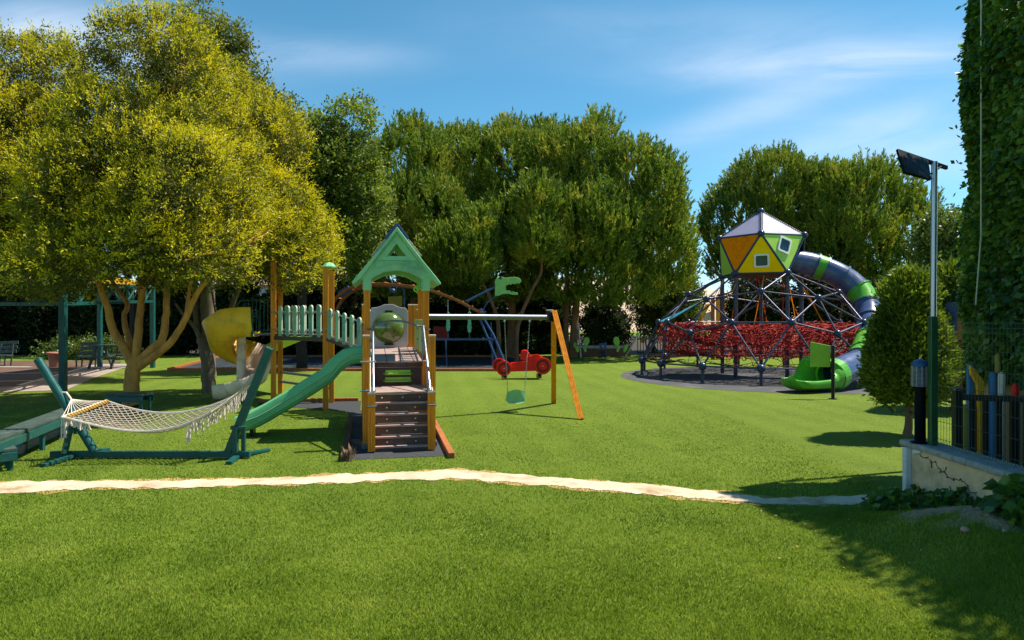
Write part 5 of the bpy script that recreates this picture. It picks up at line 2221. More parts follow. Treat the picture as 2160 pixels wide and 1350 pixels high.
mb.build('side_post', 'post_yellow', yp, .006)
o = MB().lathe((P(2141, 700, 8.3).x, 8.3, 1.14), [(.02, 0), (.035, .03), (.042, .09), (.03, .16), (.01, .19)], 12).build('red_finial', 'car_red')
hh = thing('red_topped_post', 'dark post with a rounded red tip under the ivy', 'post', (P(2141, 700, 8.3).x, 8.3, 0))
o.parent = hh
o.matrix_parent_inverse = Matrix.Translation(-hh.location)
MB().lathe(hh.location, [(.05, 0), (.05, 1.16)], 10).build('post', 'black_metal', hh)
tn_ = thing('play_hut', 'narrow play hut with a blue roof and orange edges beside the conifer', 'play hut', (P(2034, 700, 15.0).x, 15.0, 0))
h3 = lambda x, y, dy=0.0: P(x, y, 15 + dy)
mb = MB()
mb.prism([h3(2030, 637), h3(2035, 637), h3(2046, 712), h3(2024, 712)], (0, .9, 0))
mb.build('roof', 'ridge_blue', tn_, .01)
mb = MB()
for a, b in (((2031, 636), (2022, 716)), ((2037, 636), (2042, 702))):
    mb.beam(h3(*a, -.05), h3(*b, -.05), .10, .06, up=(0, 1, 0))
mb.build('edge_board', 'timber_edge', tn_, .006)
mb = MB()
for x in (2023, 2046):
    mb.beam(h3(x, 712, .1), Vector((h3(x, 0, .1).x, 15.1, 0)), .11, .11)
mb.beam(h3(2020, 752, .0), h3(2050, 750, .0), .12, .12)
mb.box(h3(2034, 765, .5), (.3, .7, .5))
mb.build('frame', 'timber_dark', tn_, .006)
tag(MB().prism([h3(2044, 689), h3(2050, 687), h3(2051, 714), h3(2045, 712)], (0, .05, 0)).build('orange_panel', 'timber_edge'), 'small orange board hanging beside the narrow play hut', 'panel')

# ivy covered building
bd_ = thing('ivy_building', 'tall building wall wrapped in dark green hanging ivy', 'building', (6.5, 7, 0))
BX, BY = 6.48, 9.40
roof = [(BY, 6.75), (9.1, 6.65), (8.7, 6.3), (8.0, 6.2), (7.0, 6.1), (5.5, 6.05), (3.0, 6.0), (-4, 6.0)]
mb = MB()
mb.prism([(BX, BY, 0)] + [(BX, y, z) for y, z in roof] + [(BX, -4, 0)], (6.5, 0, 0))
mb.build('wall', 'facade', bd_)
rtop = lambda y: np.interp(y, [q[0] for q in roof[::-1]], [q[1] for q in roof[::-1]])
n = 30000
y = BY - .05 - 6.5 * rng.random(n) ** 1.7
z = 1.30 + (rtop(y) + .12 - 1.30) * rng.random(n)
bul = .08 + .13 * np.sin(y * 2.9 + 1.3 * np.sin(z * 1.3)) * np.sin(z * 2.1 + y) + .13 * rng.random(n)
x = BX - np.maximum(bul, 0)
pts = np.stack([x, y, z], -1)
m2 = 7000
z2 = 1.30 + 5.7 * rng.random(m2)
e2 = np.stack([BX - .12 + 2.2 * rng.random(m2) ** 2, BY + .02 + .16 * rng.random(m2) + .10 * np.sin(z2 * 2.6), z2], -1)
pts = np.concatenate([pts, e2])
n = len(pts)
ax = unit(np.stack([-.55 + .5 * rng.normal(size=n), .2 * rng.normal(size=n) + .1, -.75 + .4 * rng.normal(size=n)], -1))
LV = [leaves(pts, ax, .060 + .075 * rng.random(n) ** 1.3, .026 + .028 * rng.random(n))]
for k in range(70):
    s_ = np.array([BX - .10, BY - .25 * rng.random(), 1.5 + 5.3 * rng.random()])
    d = unit(np.array([-.75 - .3 * rng.random(), .3 * rng.normal(), -.25 + .35 * rng.normal()]))
    l = .14 + .34 * rng.random() ** 2
    t = np.linspace(0, 1, 9)[:, None]
    q = s_ + d * l * t + np.array([0, 0, -.25]) * l * t ** 2
    aa = unit(d + rng.normal(size=(9, 3)) * .7 + np.array([0, 0, -.4]))
    LV.append(leaves(q, aa, .05 + .035 * rng.random(9), .022 + .01 * rng.random(9)))
iv = link('ivy', fan_mesh('ivy', np.concatenate(LV), 'leaf_ivy', 4), bd_)
tag(MB().tube([(BX - .33, 8.95, 6.9), (BX - .33, 8.95, 3.2), (BX - .38, 8.98, 2.3)], .010, 6).build('hanging_cable', 'cable'), 'thin pale cable hanging down in front of the ivy', 'cable')

# plants and stones at the foot of the wall
def bed_plant(nm, lab, c, rx, ry, h, n, L, W):
    t_ = thing(nm, lab, 'plant', c)
    n0 = n
    th = rng.random(n0) * 6.28
    rr_ = np.sqrt(rng.random(n0))
    zz = rng.random(n0)
    prof = np.sqrt(np.maximum(0, 1 - zz ** 1.8))
    p = np.stack([c[0] + rx * rr_ * prof * np.cos(th), c[1] + ry * rr_ * prof * np.sin(th), c[2] + h * zz * (.75 + .25 * np.sin(th * 3))], -1)
    p[:, 0] = np.minimum(p[:, 0], WX - .02)
    ax = unit(np.stack([np.cos(th), np.sin(th), -.15 + .5 * rng.normal(size=n0)], -1) + rng.normal(size=(n0, 3)) * .5)
    s = .6 + .7 * rng.random(n0)
    V = leaves(p, ax, L * s, W * s, .25)
    link('foliage', fan_mesh('foliage', V, 'leaf_bed', 4), t_)
    mb = MB()
    for k in range(14):
        i = rng.integers(n0)
        q = Vector(p[i])
        mb.tube([Vector((c[0], c[1], c[2] - .03)) + Vector((rng.normal() * .04, rng.normal() * .06, 0)), Vector(c).lerp(q, .55) + Vector((0, 0, .05)), q], .004, 5)
    mb.build('stem', 'twig', t_)


def gz(x, y):
    return float(hgt(x, y))


bed_plant('wall_plant', 'low leafy green plant at the corner end of the cream wall', Vector((4.28, 7.30, gz(4.28, 7.30))), .42, .55, .22, 700, .10, .038)
bed_plant('wall_plant', 'smaller bright green plant at the middle of the cream wall', Vector((4.40, 6.78, gz(4.40, 6.78))), .20, .25, .20, 260, .085, .034)
bed_plant('wall_plant', 'large dark leafy plant reaching up to the stone cap', Vector((4.42, 5.78, gz(4.4, 5.8))), .30, .42, .36, 560, .12, .05)
for lab, px_, d_, s in (('pinkish stone lying on the shaded grass before the soil', 2035, 5.75, .035), ('smaller pale stone on the soil under the large dark plant', 2120, 5.55, .022), ('flat tan stone on the soil below the large plant', 2085, 5.9, .024)):
    x = (px_ - 1080) / F * d_
    mb = MB().sphere((x, d_, gz(x, d_) + s * .55), s, 10, 7, sc=(1.1, .9, .75))
    mb.v = [(a + rng.normal() * s * .07, b + rng.normal() * s * .07, c + rng.normal() * s * .07) for a, b, c in mb.v]
    tag(mb.build('stone', 'stone_pink'), lab, 'stone', 'stones on the bare soil')
# ------------------------------------------------------------------ trees
def limbs(mb, specs, seg=5):
    for pts, r0_, r1_ in specs:
        c = crv([Vector(p) for p in pts], seg)
        k = len(c)
        rad = [r0_ + (r1_ - r0_) * (i / (k - 1)) ** .8 for i in range(k)]
        c = [q + Vector((rng.normal(), rng.normal(), 0)) * rad[i] * .08 for i, q in enumerate(c)]
        mb.tube(c, rad, 12)


def tree(name, lab, base, specs, bark, V, leafm, group=None, extra=None, tips=None, tipm=None):
    t_ = thing(name, lab, 'tree', base, group)
    mb = MB()
    limbs(mb, specs)
    if extra:
        extra(mb)
    mb.build('trunk', bark, t_)
    if tips is None:
        link('crown', fan_mesh('crown', V, leafm, 4), t_)
    else:
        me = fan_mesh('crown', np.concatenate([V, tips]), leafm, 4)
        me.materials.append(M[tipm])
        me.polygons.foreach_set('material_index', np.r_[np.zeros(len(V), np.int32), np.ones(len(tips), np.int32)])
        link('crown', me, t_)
    return t_


def twigs(mb, cen, roots, n, r=.02):
    """thin branches running from the limb ends into the crown"""
    for i in range(n):
        c = Vector(cen[rng.integers(len(cen))])
        s = min(roots, key=lambda q: (q - c).length)
        m = s.lerp(c, .5) + Vector((rng.normal() * .15, rng.normal() * .15, .15))
        mb.tube([s, m, c], [r, r * .7, r * .3], 6)


gd = 16.5
t1 = lambda x, y, dd=0.0: P(x, y, gd + dd)
base1 = Vector((t1(276, 0).x, gd, 0))
s1 = [([base1, t1(277, 820), t1(284, 765)], 0.197, 0.160),
      ([t1(283, 772), t1(262, 735), t1(238, 695), t1(227, 650, -.2), t1(205, 590, -.5), t1(178, 545, -.8)], 0.126, 0.059),
      ([t1(286, 770, .1), t1(270, 712, .4), t1(262, 668, .7), t1(268, 640, .9), t1(240, 600, 1.2), t1(225, 560, 1.4)], 0.084, 0.042),
      ([t1(287, 765), t1(291, 710), t1(296, 650, .2), t1(298, 610, .3), t1(292, 560, .4)], 0.113, 0.059),
      ([t1(296, 640, .2), t1(305, 605, 0), t1(328, 570, -.3), t1(350, 530, -.5)], 0.067, 0.042),
      ([t1(290, 768), t1(318, 738), t1(343, 712, .1), t1(350, 660, .2), t1(352, 600, .3), t1(346, 540, .4)], 0.118, 0.063),
      ([t1(290, 775), t1(325, 752, -.2), t1(362, 720, -.4), t1(392, 670, -.6), t1(415, 620, -.8), t1(450, 575, -1.0), t1(480, 540, -1.1)], 0.109, 0.042),
      ([t1(392, 672, -.6), t1(398, 625, -.5), t1(404, 580, -.4)], 0.050, 0.034)]
el1 = [ell(315, 300, gd - .3, 185, 240, 2.2), ell(265, 450, gd - .5, 215, 150, 2.9), ell(430, 430, gd - .6, 170, 165, 2.6), ell(330, 130, gd - .1, 120, 105, 1.5), ell(400, 545, gd - 1.0, 200, 70, 2.3), ell(150, 560, gd - 1.0, 160, 70, 2.2)]
c1, r1_ = shell_lobes(el1, 190, .34, .72, .40)
V = broad_leaves(c1, r1_, 26000, 11, .26, .066, .016, .3, .5, .6, .4)
Y = top_sprays(c1, r1_, P(330, 400, gd), 23000, 18, .36, .072, .0125)  # yellow sprays on upper, outward lobe faces, over darker olive leaves
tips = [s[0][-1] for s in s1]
tree('golden_tree', 'broad golden leaved tree with a forked ochre trunk behind the hammock', base1, s1, 'bark_gold', V, 'leaf_dark_olive', 'golden leaved trees', lambda mb: twigs(mb, c1, tips, 60), Y, 'leaf_gold')

gd2 = 19.8
t2 = lambda x, y, dd=0.0: P(x, y, gd2 + dd)
base2 = Vector((t2(438, 0).x, gd2, 0))
s2 = [([base2, t2(440, 790), t2(434, 745), t2(428, 715)], .20, .17),
      ([t2(429, 722), t2(418, 700), t2(413, 660), t2(413, 610), t2(412, 560)], .10, .06),
      ([t2(428, 722), t2(410, 690, -.2), t2(388, 665, -.4), t2(370, 640, -.5)], .07, .03),
      ([t2(430, 720), t2(433, 690), t2(430, 640), t2(432, 580), t2(434, 530)], .12, .08),
      ([t2(434, 735), t2(452, 712), t2(474, 686, .2), t2(488, 650, .3), t2(503, 605, .3), t2(520, 560, .3)], .12, .06),
      ([t2(503, 605, .3), t2(516, 592, .2), t2(530, 583, .1)], .04, .02),
      ([t2(456, 705, .1), t2(455, 660, .5), t2(446, 610, .6)], .045, .03)]
el2 = [ell(540, 370, gd2 - .5, 112, 185, 2.4), ell(592, 490, gd2 - .8, 92, 112, 2.4), ell(618, 555, gd2 - 1.2, 66, 42, 1.6), ell(530, 520, gd2 - 1.0, 170, 90, 2.5), ell(470, 300, gd2 - .2, 110, 170, 2.0)]
c2, r2_ = shell_lobes(el2, 140, .38, .80, .40)
V = broad_leaves(c2, r2_, 19000, 11, .28, .074, .018, .3, .5, .6, .4)
Y = top_sprays(c2, r2_, P(550, 430, gd2), 17000, 18, .40, .080, .0145)
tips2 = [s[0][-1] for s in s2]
tree('golden_tree', 'golden leaved tree with a dark lower trunk beside the yellow spiral slide', base2, s2, 'bark_grey', V, 'leaf_dark_olive', 'golden leaved trees', lambda mb: twigs(mb, c2, tips2, 40), Y, 'leaf_gold')

gd3 = 18.0
t3 = lambda x, y, dd=0.0: P(x, y, gd3 + dd)
base3 = Vector((t3(-70, 0).x, gd3, 0))
s3_ = [([base3, t3(-70, 760), t3(-62, 690)], .24, .19), ([t3(-62, 700), t3(-20, 640), t3(30, 560), t3(60, 480)], .13, .06), ([t3(-62, 700), t3(-90, 620), t3(-110, 540)], .14, .07), ([t3(-62, 690), t3(-55, 600), t3(-40, 480)], .12, .06)]
el3 = [ell(-20, 300, gd3 - .8, 160, 200, 2.6), ell(50, 270, gd3, 150, 190, 2.6), ell(20, 440, gd3 - .6, 190, 150, 2.9), ell(-80, 360, gd3, 170, 230, 3.0), ell(60, 570, gd3 - .9, 130, 62, 2.0), ell(110, 190, gd3 + .5, 100, 110, 1.8)]
c3_, r3_ = shell_lobes(el3, 185, .36, .78, .40)
V = broad_leaves(c3_, r3_, 25000, 11, .28, .070, .017, .3, .5, .6, .4)
Y = top_sprays(c3_, r3_, P(20, 400, gd3), 18000, 18, .38, .074, .0135)
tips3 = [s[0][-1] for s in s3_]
tree('golden_tree', 'leafy golden tree spreading over the teal pergola post, trunk out of sight', base3, s3_, 'bark_gold', V, 'leaf_dark_olive', 'golden leaved trees', lambda mb: twigs(mb, c3_, tips3, 40), Y, 'leaf_gold')

# taller tree behind the golden ones
gd4 = 25.0
t4 = lambda x, y, dd=0.0: P(x, y, gd4 + dd)
base4 = Vector((t4(440, 0).x, gd4, 0))
s4 = [([base4, t4(440, 600), t4(436, 380)], .26, .16), ([t4(436, 390), t4(440, 250), t4(424, 120), t4(412, 40)], .14, .03), ([t4(436, 390), t4(470, 250), t4(490, 150), t4(485, 75)], .12, .03), ([t4(436, 380), t4(380, 250), t4(330, 130)], .12, .03),
      ([t4(480, 200), t4(510, 160), t4(525, 100)], .03, .01), ([t4(485, 240), t4(540, 180), t4(566, 150)], .03, .01)]
el4 = [ell(430, 160, gd4, 90, 110, 2.0), ell(410, 60, gd4, 34, 50, .8), ell(480, 110, gd4, 45, 70, 1.2), ell(520, 220, gd4, 75, 90, 1.6), ell(400, 300, gd4, 150, 140, 2.2), ell(585, 260, gd4, 45, 70, 1.2)]
c4, r4_ = shell_lobes(el4, 85, .35, .80, .35)
c4 = np.concatenate([c4, [list(t4(525, 95)), list(t4(565, 152)), list(t4(400, 18)), list(t4(427, 12)), list(t4(452, 45))]])
r4_ = np.r_[r4_, .16, .14, .35, .28, .35]
V = broad_leaves(c4, r4_, 9000, 8, .34, .11, .032, .3, .8, .3)
tree('tall_tree', 'tall sparse olive green tree rising behind the golden crowns', base4, s4, 'bark_grey', V, 'leaf_olive', 'trees behind the playground', lambda mb: twigs(mb, c4, [s[0][-1] for s in s4] + [t4(440, 250), t4(470, 250)], 30))

# fresh green ash like tree between golden tree and pines
gd5 = 29.0
t5 = lambda x, y, dd=0.0: P(x, y, gd5 + dd)
base5 = Vector((t5(636, 0).x, gd5, 0))
s5 = [([base5, t5(636, 700), t5(640, 600), t5(660, 500)], .24, .17), ([t5(660, 510), t5(690, 400), t5(720, 290)], .14, .04), ([t5(655, 520), t5(650, 400), t5(660, 280)], .12, .04), ([t5(690, 400), t5(760, 360), t5(790, 380)], .06, .02)]
el5 = [ell(740, 262, gd5, 52, 48, 1.4), ell(725, 350, gd5, 75, 80, 2.0), ell(745, 430, gd5, 85, 65, 2.0), ell(735, 505, gd5, 62, 45, 1.6), ell(668, 300, gd5, 50, 60, 1.5), ell(650, 430, gd5, 90, 120, 2.0), ell(655, 560, gd5, 85, 45, 1.6)]
c5, r5_ = shell_lobes(el5, 90, .45, .9)
V = broad_leaves(c5, r5_, 11000, 9, .50, .15, .045, .15, .55, .6)
tree('ash_tree', 'fresh green feathery tree between the golden crown and the pines', base5, s5, 'bark_dark', V, 'leaf_ash', 'trees behind the playground', lambda mb: twigs(mb, c5, [s[0][-1] for s in s5], 30))


# pines
def pine(lab, d, ells, nl, tufts, leafm, trunk, grp, name='pine_tree', r0_=.65, r1_=1.25, bark='bark_pine'):
    q = lambda x, y, dd=0.0: P(x, y, d + dd)
    cen, rad = shell_lobes([ell(px, py, d + dd, rx, rz, ry) for px, py, dd, rx, rz, ry in ells], int(nl * 1.4), r0_, r1_, .48, -.8)
    V = needle_tufts(cen, rad, int(tufts * 1.45), 30, .80, .22, .028, .62, .22, .80)
    sp_ = []
    for pts, a, b in trunk:
        pp_ = []
        for p in pts:
            v = q(*p)
            if len(p) == 2 and p[1] > 735:
                v = Vector((v.x, d, 0))
            pp_.append(v)
        sp_.append((pp_, a, b))
    roots = [s[0][-1] for s in sp_]
    return tree(name, lab, Vector((sp_[0][0][0].x, sp_[0][0][0].y, 0)), sp_, bark, V, leafm, grp, lambda mb: twigs(mb, cen, roots, 26, .07))


PG_ = 'pines behind the playground'
pine('tallest bushy pine rising behind the mint gable roof', 37.5, [(870, 366, 0, 90, 83, 3), (905, 476, -1, 114, 88, 3.4), (800, 458, 0.5, 71, 86, 2.6), (850, 576, 0.5, 104, 48, 2.6), (870, 282, 0, 49, 14, 1.6), (940, 572, 0.5, 66, 42, 2.2), (860, 598, -.5, 110, 48, 2.2), (930, 480, .5, 60, 90, 2.2)], 100, 17220, 'leaf_pine',
     [([(868, 760), (870, 660), (880, 560), (870, 400)], .30, .12), ([(880, 560), (930, 500), (985, 470)], .12, .05)], PG_)
pine('middle bushy pine above the flat dinosaur head', 39.0, [(1055, 376, 0, 90, 68, 3), (1060, 493, -1, 104, 81, 3.2), (985, 412, 0, 66, 67, 2.4), (1060, 302, 0, 48, 7, 1.6), (1050, 576, 0.5, 95, 40, 2.6), (960, 373, 1, 57, 41, 2.2), (962, 365, 1, 80, 75, 2.4), (1150, 365, 1, 75, 72, 2.4), (1060, 600, -.5, 110, 46, 2.2)], 116, 20040, 'leaf_pine',
     [([(1075, 760), (1080, 660), (1070, 560), (1060, 420)], .30, .12), ([(1078, 640), (1120, 590), (1142, 545), (1140, 500)], .11, .06), ([(1075, 640), (1035, 590), (1010, 545)], .10, .05)], PG_)
pine('widest round pine with an orange trunk behind the leaf shield see-saw', 38.0, [(1230, 366, 0, 104, 68, 3.2), (1330, 433, -0.3, 124, 96, 3.6), (1250, 503, -1, 142, 91, 3.8), (1375, 509, -0.5, 86, 65, 3), (1200, 294, 0, 43, 7, 1.6), (1262, 287, 0, 40, 4, 1.5), (1150, 494, 0, 76, 90, 2.6), (1290, 587, 0, 142, 42, 2.8), (1170, 582, 0.5, 86, 42, 2.4), (1150, 364, 0.5, 57, 40, 2.2), (1270, 606, -.5, 150, 44, 2.4), (1390, 570, -.5, 72, 58, 2.2)], 138, 24900, 'leaf_pine',
     [([(1208, 760), (1212, 680), (1222, 600), (1235, 500)], .26, .14), ([(1222, 600), (1290, 540), (1350, 480)], .12, .05), ([(1195, 760), (1194, 680), (1196, 590), (1200, 480)], .18, .12)], PG_)
pine('small fluffy pine bough low in front of the tall pines', 33.5, [(985, 561, 0, 49, 48, 1.4), (935, 557, 0, 32, 30, 1.1), (1000, 512, 0, 28, 27, 1)], 16, 2900, 'leaf_pine',
     [([(1052, 760), (1050, 680), (1030, 620), (1005, 575)], .13, .05)], PG_, r0_=.55, r1_=1.0)
pine('small fluffy pine bough hanging above the grey swing beam', 33.8, [(1130, 526, 0, 36, 40, 1.2), (1135, 442, 0, 28, 27, 1)], 11, 2100, 'leaf_pine',
     [([(1090, 760), (1092, 690), (1118, 620), (1142, 570), (1135, 520)], .13, .05)], PG_, r0_=.55, r1_=1.0)
pine('broad flat topped pine behind the dome house', 46.0, [(1640, 457, 0, 114, 72, 3.8), (1570, 482, 0, 81, 57, 3), (1720, 502, -1, 95, 82, 3.6), (1540, 557, 0.5, 57, 27, 2.2), (1680, 566, 0, 142, 48, 3), (1740, 427, 0, 76, 47, 3), (1620, 400, 0, 100, 62, 3.0), (1540, 470, .5, 52, 60, 2.4)], 110, 17880, 'leaf_pine',
     [([(1660, 750), (1660, 660), (1655, 560), (1650, 450)], .32, .15), ([(1655, 560), (1590, 500), (1560, 470)], .13, .06)], PG_)
pine('highest pine standing behind the upper bends of the tube slide', 44.0, [(1800, 430, 0, 114, 69, 3.6), (1880, 493, -1, 90, 81, 3.2), (1780, 519, -1, 114, 75, 3.4), (1790, 357, 0, 62, 7, 2), (1850, 572, 0, 114, 42, 3), (1930, 536, 0, 57, 58, 2.2), (1730, 404, 0.5, 57, 30, 2.4)], 90, 14500, 'leaf_pine',
     [([(1800, 750), (1800, 660), (1805, 560), (1800, 450)], .32, .15)], PG_)
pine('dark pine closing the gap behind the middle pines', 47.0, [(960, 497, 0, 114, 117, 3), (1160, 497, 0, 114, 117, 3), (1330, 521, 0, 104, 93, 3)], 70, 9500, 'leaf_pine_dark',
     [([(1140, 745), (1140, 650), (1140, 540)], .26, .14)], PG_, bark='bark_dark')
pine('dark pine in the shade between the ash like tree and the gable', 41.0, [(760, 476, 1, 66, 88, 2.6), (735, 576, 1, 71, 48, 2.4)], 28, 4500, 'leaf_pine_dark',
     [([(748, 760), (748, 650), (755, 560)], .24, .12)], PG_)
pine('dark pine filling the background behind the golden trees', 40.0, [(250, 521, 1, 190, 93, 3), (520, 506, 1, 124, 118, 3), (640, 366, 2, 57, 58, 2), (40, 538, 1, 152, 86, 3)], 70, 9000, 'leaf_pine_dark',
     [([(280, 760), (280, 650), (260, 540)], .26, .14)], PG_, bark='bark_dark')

# light leafy trees on the right behind the conifer
gd6 = 31.0
t6 = lambda x, y, dd=0.0: P(x, y, gd6 + dd)
base6 = Vector((t6(2015, 0).x, gd6, 0))
s6 = [([base6, t6(2012, 680), t6(2010, 600)], .16, .12), ([t6(2010, 610), t6(1995, 540), t6(1985, 470)], .08, .03), ([t6(2010, 610), t6(2030, 530), t6(2040, 470)], .08, .03)]
el6 = [ell(2005, 500, gd6, 55, 75, 1.6), ell(2030, 580, gd6, 75, 90, 1.8), ell(1975, 600, gd6, 60, 80, 1.6)]
c6, r6_ = shell_lobes(el6, 50, .4, .8)
V = broad_leaves(c6, r6_, 6500, 8, .45, .13, .042, .2, .6, .55)
tree('leafy_tree', 'light yellow green leafy tree between the lamp pole and the ivy', base6, s6, 'bark_grey', V, 'leaf_shrub', 'trees behind the playground')


# clipped conifers
def conifer(lab, px, d, rx, ztop, zbot, n, L, W, flame, lean=0.0):
    x0 = (px - 1080) / F * d
    base = Vector((x0, d, 0))
    t_ = thing('conifer', lab, 'conifer', base, 'thuja like conifers')
    mb = MB()
    limbs(mb, [([base, base + Vector((.02, 0, zbot)), base + Vector((0, 0, ztop * .8))], .085, .03)])
    for k in range(5):
        a = rng.random() * 6.28
        mb.tube([base + Vector((0, 0, zbot * .8)), base + Vector((.25 * math.cos(a), .25 * math.sin(a), zbot * .72)), base + Vector((.5 * math.cos(a), .5 * math.sin(a), zbot * 1.15))], [.02, .014, .008], 6)
    mb.build('trunk', 'bark_grey', t_)
    t = rng.random(n) ** .85
    th = rng.random(n) * 2 * math.pi
    # egg outline: widest at a third of the height
    pr = np.where(t < .3, np.sqrt(np.maximum(0, 1 - ((.3 - t) / .34) ** 2.2)), np.maximum(0, 1 - ((t - .3) / .70) ** 1.7) ** .85)
    bump = 1 + .07 * np.sin(th * 5 + t * 9) + .05 * np.sin(th * 9 - t * 17) + .05 * rng.normal(size=n)
    rad = rx * pr * bump * (1 - .45 * rng.random(n) ** 2.2)
    z = zbot + (ztop - zbot) * t
    p = np.stack([x0 + rad * np.cos(th) + lean * t, d + rad * np.sin(th), z], -1)
    out = np.stack([np.cos(th), np.sin(th), np.zeros(n)], -1)
    ax = unit(out * .65 + np.array([0, 0, 1]) * (.45 + flame * t[:, None]) + rng.normal(size=(n, 3)) * .28)
    per = 7
    tt = rng.random((n, per))
    sl2 = (.10 + .16 * rng.random(n)) * (1 + .9 * (t > .8))
    q = p[:, None, :] + ax[:, None, :] * (tt * sl2[:, None])[:, :, None]
    la = unit(ax[:, None, :] + rng.normal(size=(n, per, 3)) * .42)
    q, la = q.reshape(-1, 3), la.reshape(-1, 3)
    s = .6 + .8 * rng.random(len(q))
    link('crown', fan_mesh('crown', leaves(q, la, L * s, W * s), 'leaf_thuja', 4), t_)


conifer('dense clipped egg shaped conifer beside the bollard lamp', 1915, 12.3, .60, 2.66, .58, 15000, .085, .013, .9)
conifer('taller looser conifer behind the lamp pole and mesh fence', 2010, 16.0, .85, 3.05, .25, 9500, .13, .018, 1.0)


# shrubs and hedge along the back
def shrub(lab, px, py, d, rx, rz, ry, n, leafm, L=.13, W=.045, nm='shrub', nl=None):
    c = P(px, py, d)
    zr = rz * d / F
    t_ = thing(nm, lab, 'shrub', Vector((c.x, d, 0)), 'shrubs along the back')
    cen, rad = shell_lobes([((c.x, d, c.z), (rx * d / F, ry, zr))], nl or max(12, int(rx * rz / 70)), .30, .75, .3, -.98)
    V = broad_leaves(cen, rad, n, 8, .4, L, W, .2, .7, .4)
    V[:, :, 2] = np.maximum(V[:, :, 2], .02)
    mb = MB()
    for k in range(6):
        i = rng.integers(len(cen))
        e = Vector(cen[i])
        b = Vector((c.x + rng.normal() * .3, d + rng.normal() * .2, 0))
        mb.tube([b, b.lerp(e, .5) + Vector((rng.normal() * .1, 0, .2)), e], [.05, .035, .015], 6)
    mb.build('stem', 'bark_dark', t_)
    link('foliage', fan_mesh('foliage', V, leafm, 4), t_)


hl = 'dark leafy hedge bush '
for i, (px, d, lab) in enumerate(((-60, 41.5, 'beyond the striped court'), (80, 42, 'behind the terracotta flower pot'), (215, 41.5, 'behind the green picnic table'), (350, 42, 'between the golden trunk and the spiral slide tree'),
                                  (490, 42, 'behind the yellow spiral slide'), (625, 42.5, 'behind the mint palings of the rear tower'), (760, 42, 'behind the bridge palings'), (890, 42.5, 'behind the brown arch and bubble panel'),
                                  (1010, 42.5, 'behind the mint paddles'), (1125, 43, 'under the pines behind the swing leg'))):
    shrub(hl + lab, px, 684, d, 98, 112, 1.5, 10500, 'leaf_hedge_shaded', .18, .066, 'hedge_bush', 56)
shrub('dark glossy bush behind the leaf shield see-saw', 1275, 690, 42, 62, 62, 1.5, 5000, 'leaf_hedge_shaded', .13, .05)
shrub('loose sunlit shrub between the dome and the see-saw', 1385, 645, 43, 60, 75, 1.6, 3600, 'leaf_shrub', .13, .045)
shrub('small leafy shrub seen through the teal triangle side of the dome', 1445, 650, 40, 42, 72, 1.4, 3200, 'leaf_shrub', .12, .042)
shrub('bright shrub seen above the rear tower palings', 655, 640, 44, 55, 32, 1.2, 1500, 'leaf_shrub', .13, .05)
shrub('dark bush behind the dome columns', 1600, 650, 41, 75, 85, 1.6, 5200, 'leaf_hedge_shaded', .14, .05)
shrub('dark bush behind the lime panel side of the dome', 1740, 650, 40, 80, 85, 1.6, 5200, 'leaf_hedge_shaded', .14, .05)
shrub('dark bush behind the lower tube slide', 1870, 660, 38, 70, 75, 1.6, 4200, 'leaf_hedge_shaded', .14, .05)
shrub('low ground ivy mound behind the teal pergola post', 190, 742, 36.5, 120, 9, 1.0, 1500, 'leaf_shrub', .10, .04, 'shrub', 18)

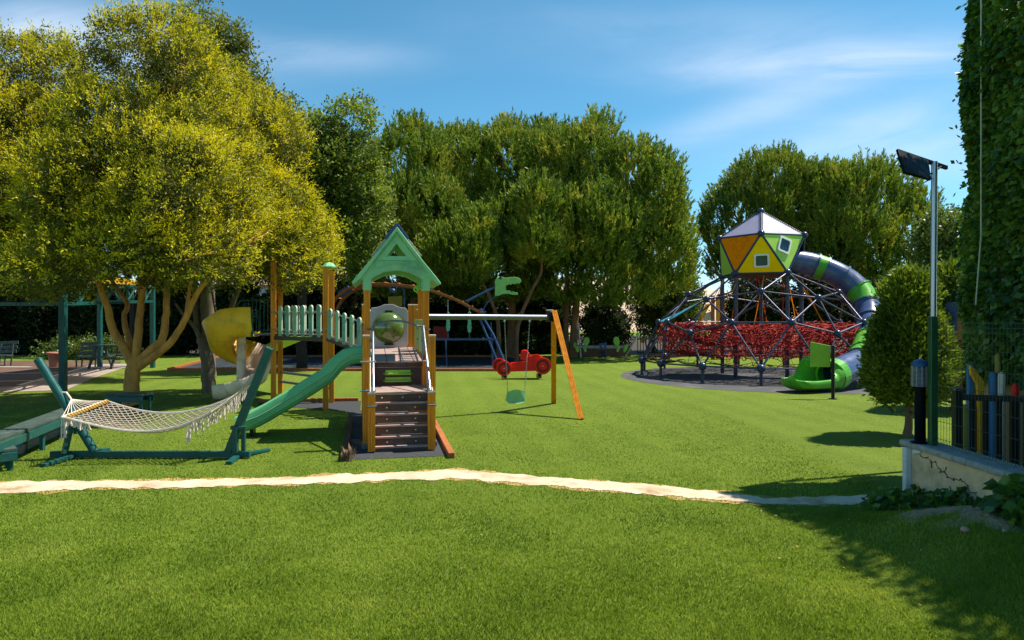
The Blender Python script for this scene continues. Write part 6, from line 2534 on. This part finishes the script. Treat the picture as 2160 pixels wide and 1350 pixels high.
# fence and house beyond the back hedge
bf = thing('back_fence', 'dark slim railing fence behind the see-saw and the dome', 'fence', (P(1390, 700, 41).x, 41, 0))
mb = MB()
xa_, xb_ = P(1345, 700, 41).x, P(1500, 700, 41).x
for x in np.arange(xa_, xb_, .17):
    mb.beam(Vector((x, 41, 0)), Vector((x, 41, 1.6)), .04, .04)
mb.build('bars', 'black_metal', bf)
MB().beam(Vector((xa_, 41, 1.55)), Vector((xb_, 41, 1.55)), .05, .06).build('rail', 'black_metal', bf)
MB().beam(Vector((xa_, 41, .15)), Vector((xb_, 41, .15)), .05, .06).build('rail', 'black_metal', bf)
kb = thing('pale_board', 'small pale board with an orange patch behind the back fence', 'board', (P(1360, 700, 42).x, 42, 0))
MB().prism([P(1345, 713, 42), P(1385, 712, 42), P(1385, 716, 42), P(1345, 717, 42)], (0, .08, 0)).build('board', 'cream', kb)
MB().prism([P(1352, 712, 41.9), P(1359, 712, 41.9), P(1359, 724, 41.9), P(1352, 723, 41.9)], (0, .06, 0)).build('patch', 'post_yellow', kb)
ps = thing('far_slide', 'small far yellow slide with wooden posts seen through the dome bars', 'slide', (P(1500, 700, 36).x, 36, 0))
f3 = lambda x, y, dd=0.0: P(x, y, 36 + dd)
MB().prism([f3(1500, 640), f3(1494, 642), f3(1479, 662), f3(1480, 678), f3(1484, 668)], (0, .5, 0)).build('chute', 'post_yellow', ps, .02)
for x, m_ in ((1507, 'timber_edge'), (1518, 'post_wood'), (1526, 'timber_edge')):
    MB().beam(Vector((f3(x, 0).x, 36.3, 0)), Vector((f3(x, 0).x, 36.3, 3.4)), .16, .16).build('post', m_, ps)
MB().prism([f3(1484, 662, .3), f3(1506, 655, .3), f3(1506, 676, .3), f3(1484, 676, .3)], (0, .05, 0)).build('panel', 'panel_pale', ps)
fh = thing('far_house', 'pale distant house with a low tiled roof glimpsed between the pines', 'house', (P(610, 600, 70).x, 70, 0))
hx_ = fh.location.x
MB().box((hx_, 72, 2.8), (11, 6, 5.6)).build('wall', 'house_wall', fh)
mb = MB()
mb.prism([(hx_ - 6, 68.5, 5.6), (hx_ - 6, 75.5, 5.6), (hx_ - 6, 72, 7.4)], (12, 0, 0))
mb.build('roof', 'house_roof', fh)
for k in range(4):
    x = hx_ - 3.9 + 2.6 * k
    f = MB().frame([(x - .55, 68.97, 2.6), (x + .55, 68.97, 2.6), (x + .55, 68.97, 4.3), (x - .55, 68.97, 4.3)], [(x - .45, 68.97, 2.7), (x + .45, 68.97, 2.7), (x + .45, 68.97, 4.2), (x - .45, 68.97, 4.2)], (0, -.06, 0)).build('window', 'white_frame', fh)
    MB().box((x, 68.98, 3.45), (.9, .02, 1.5)).build('pane', 'glass_teal', f)
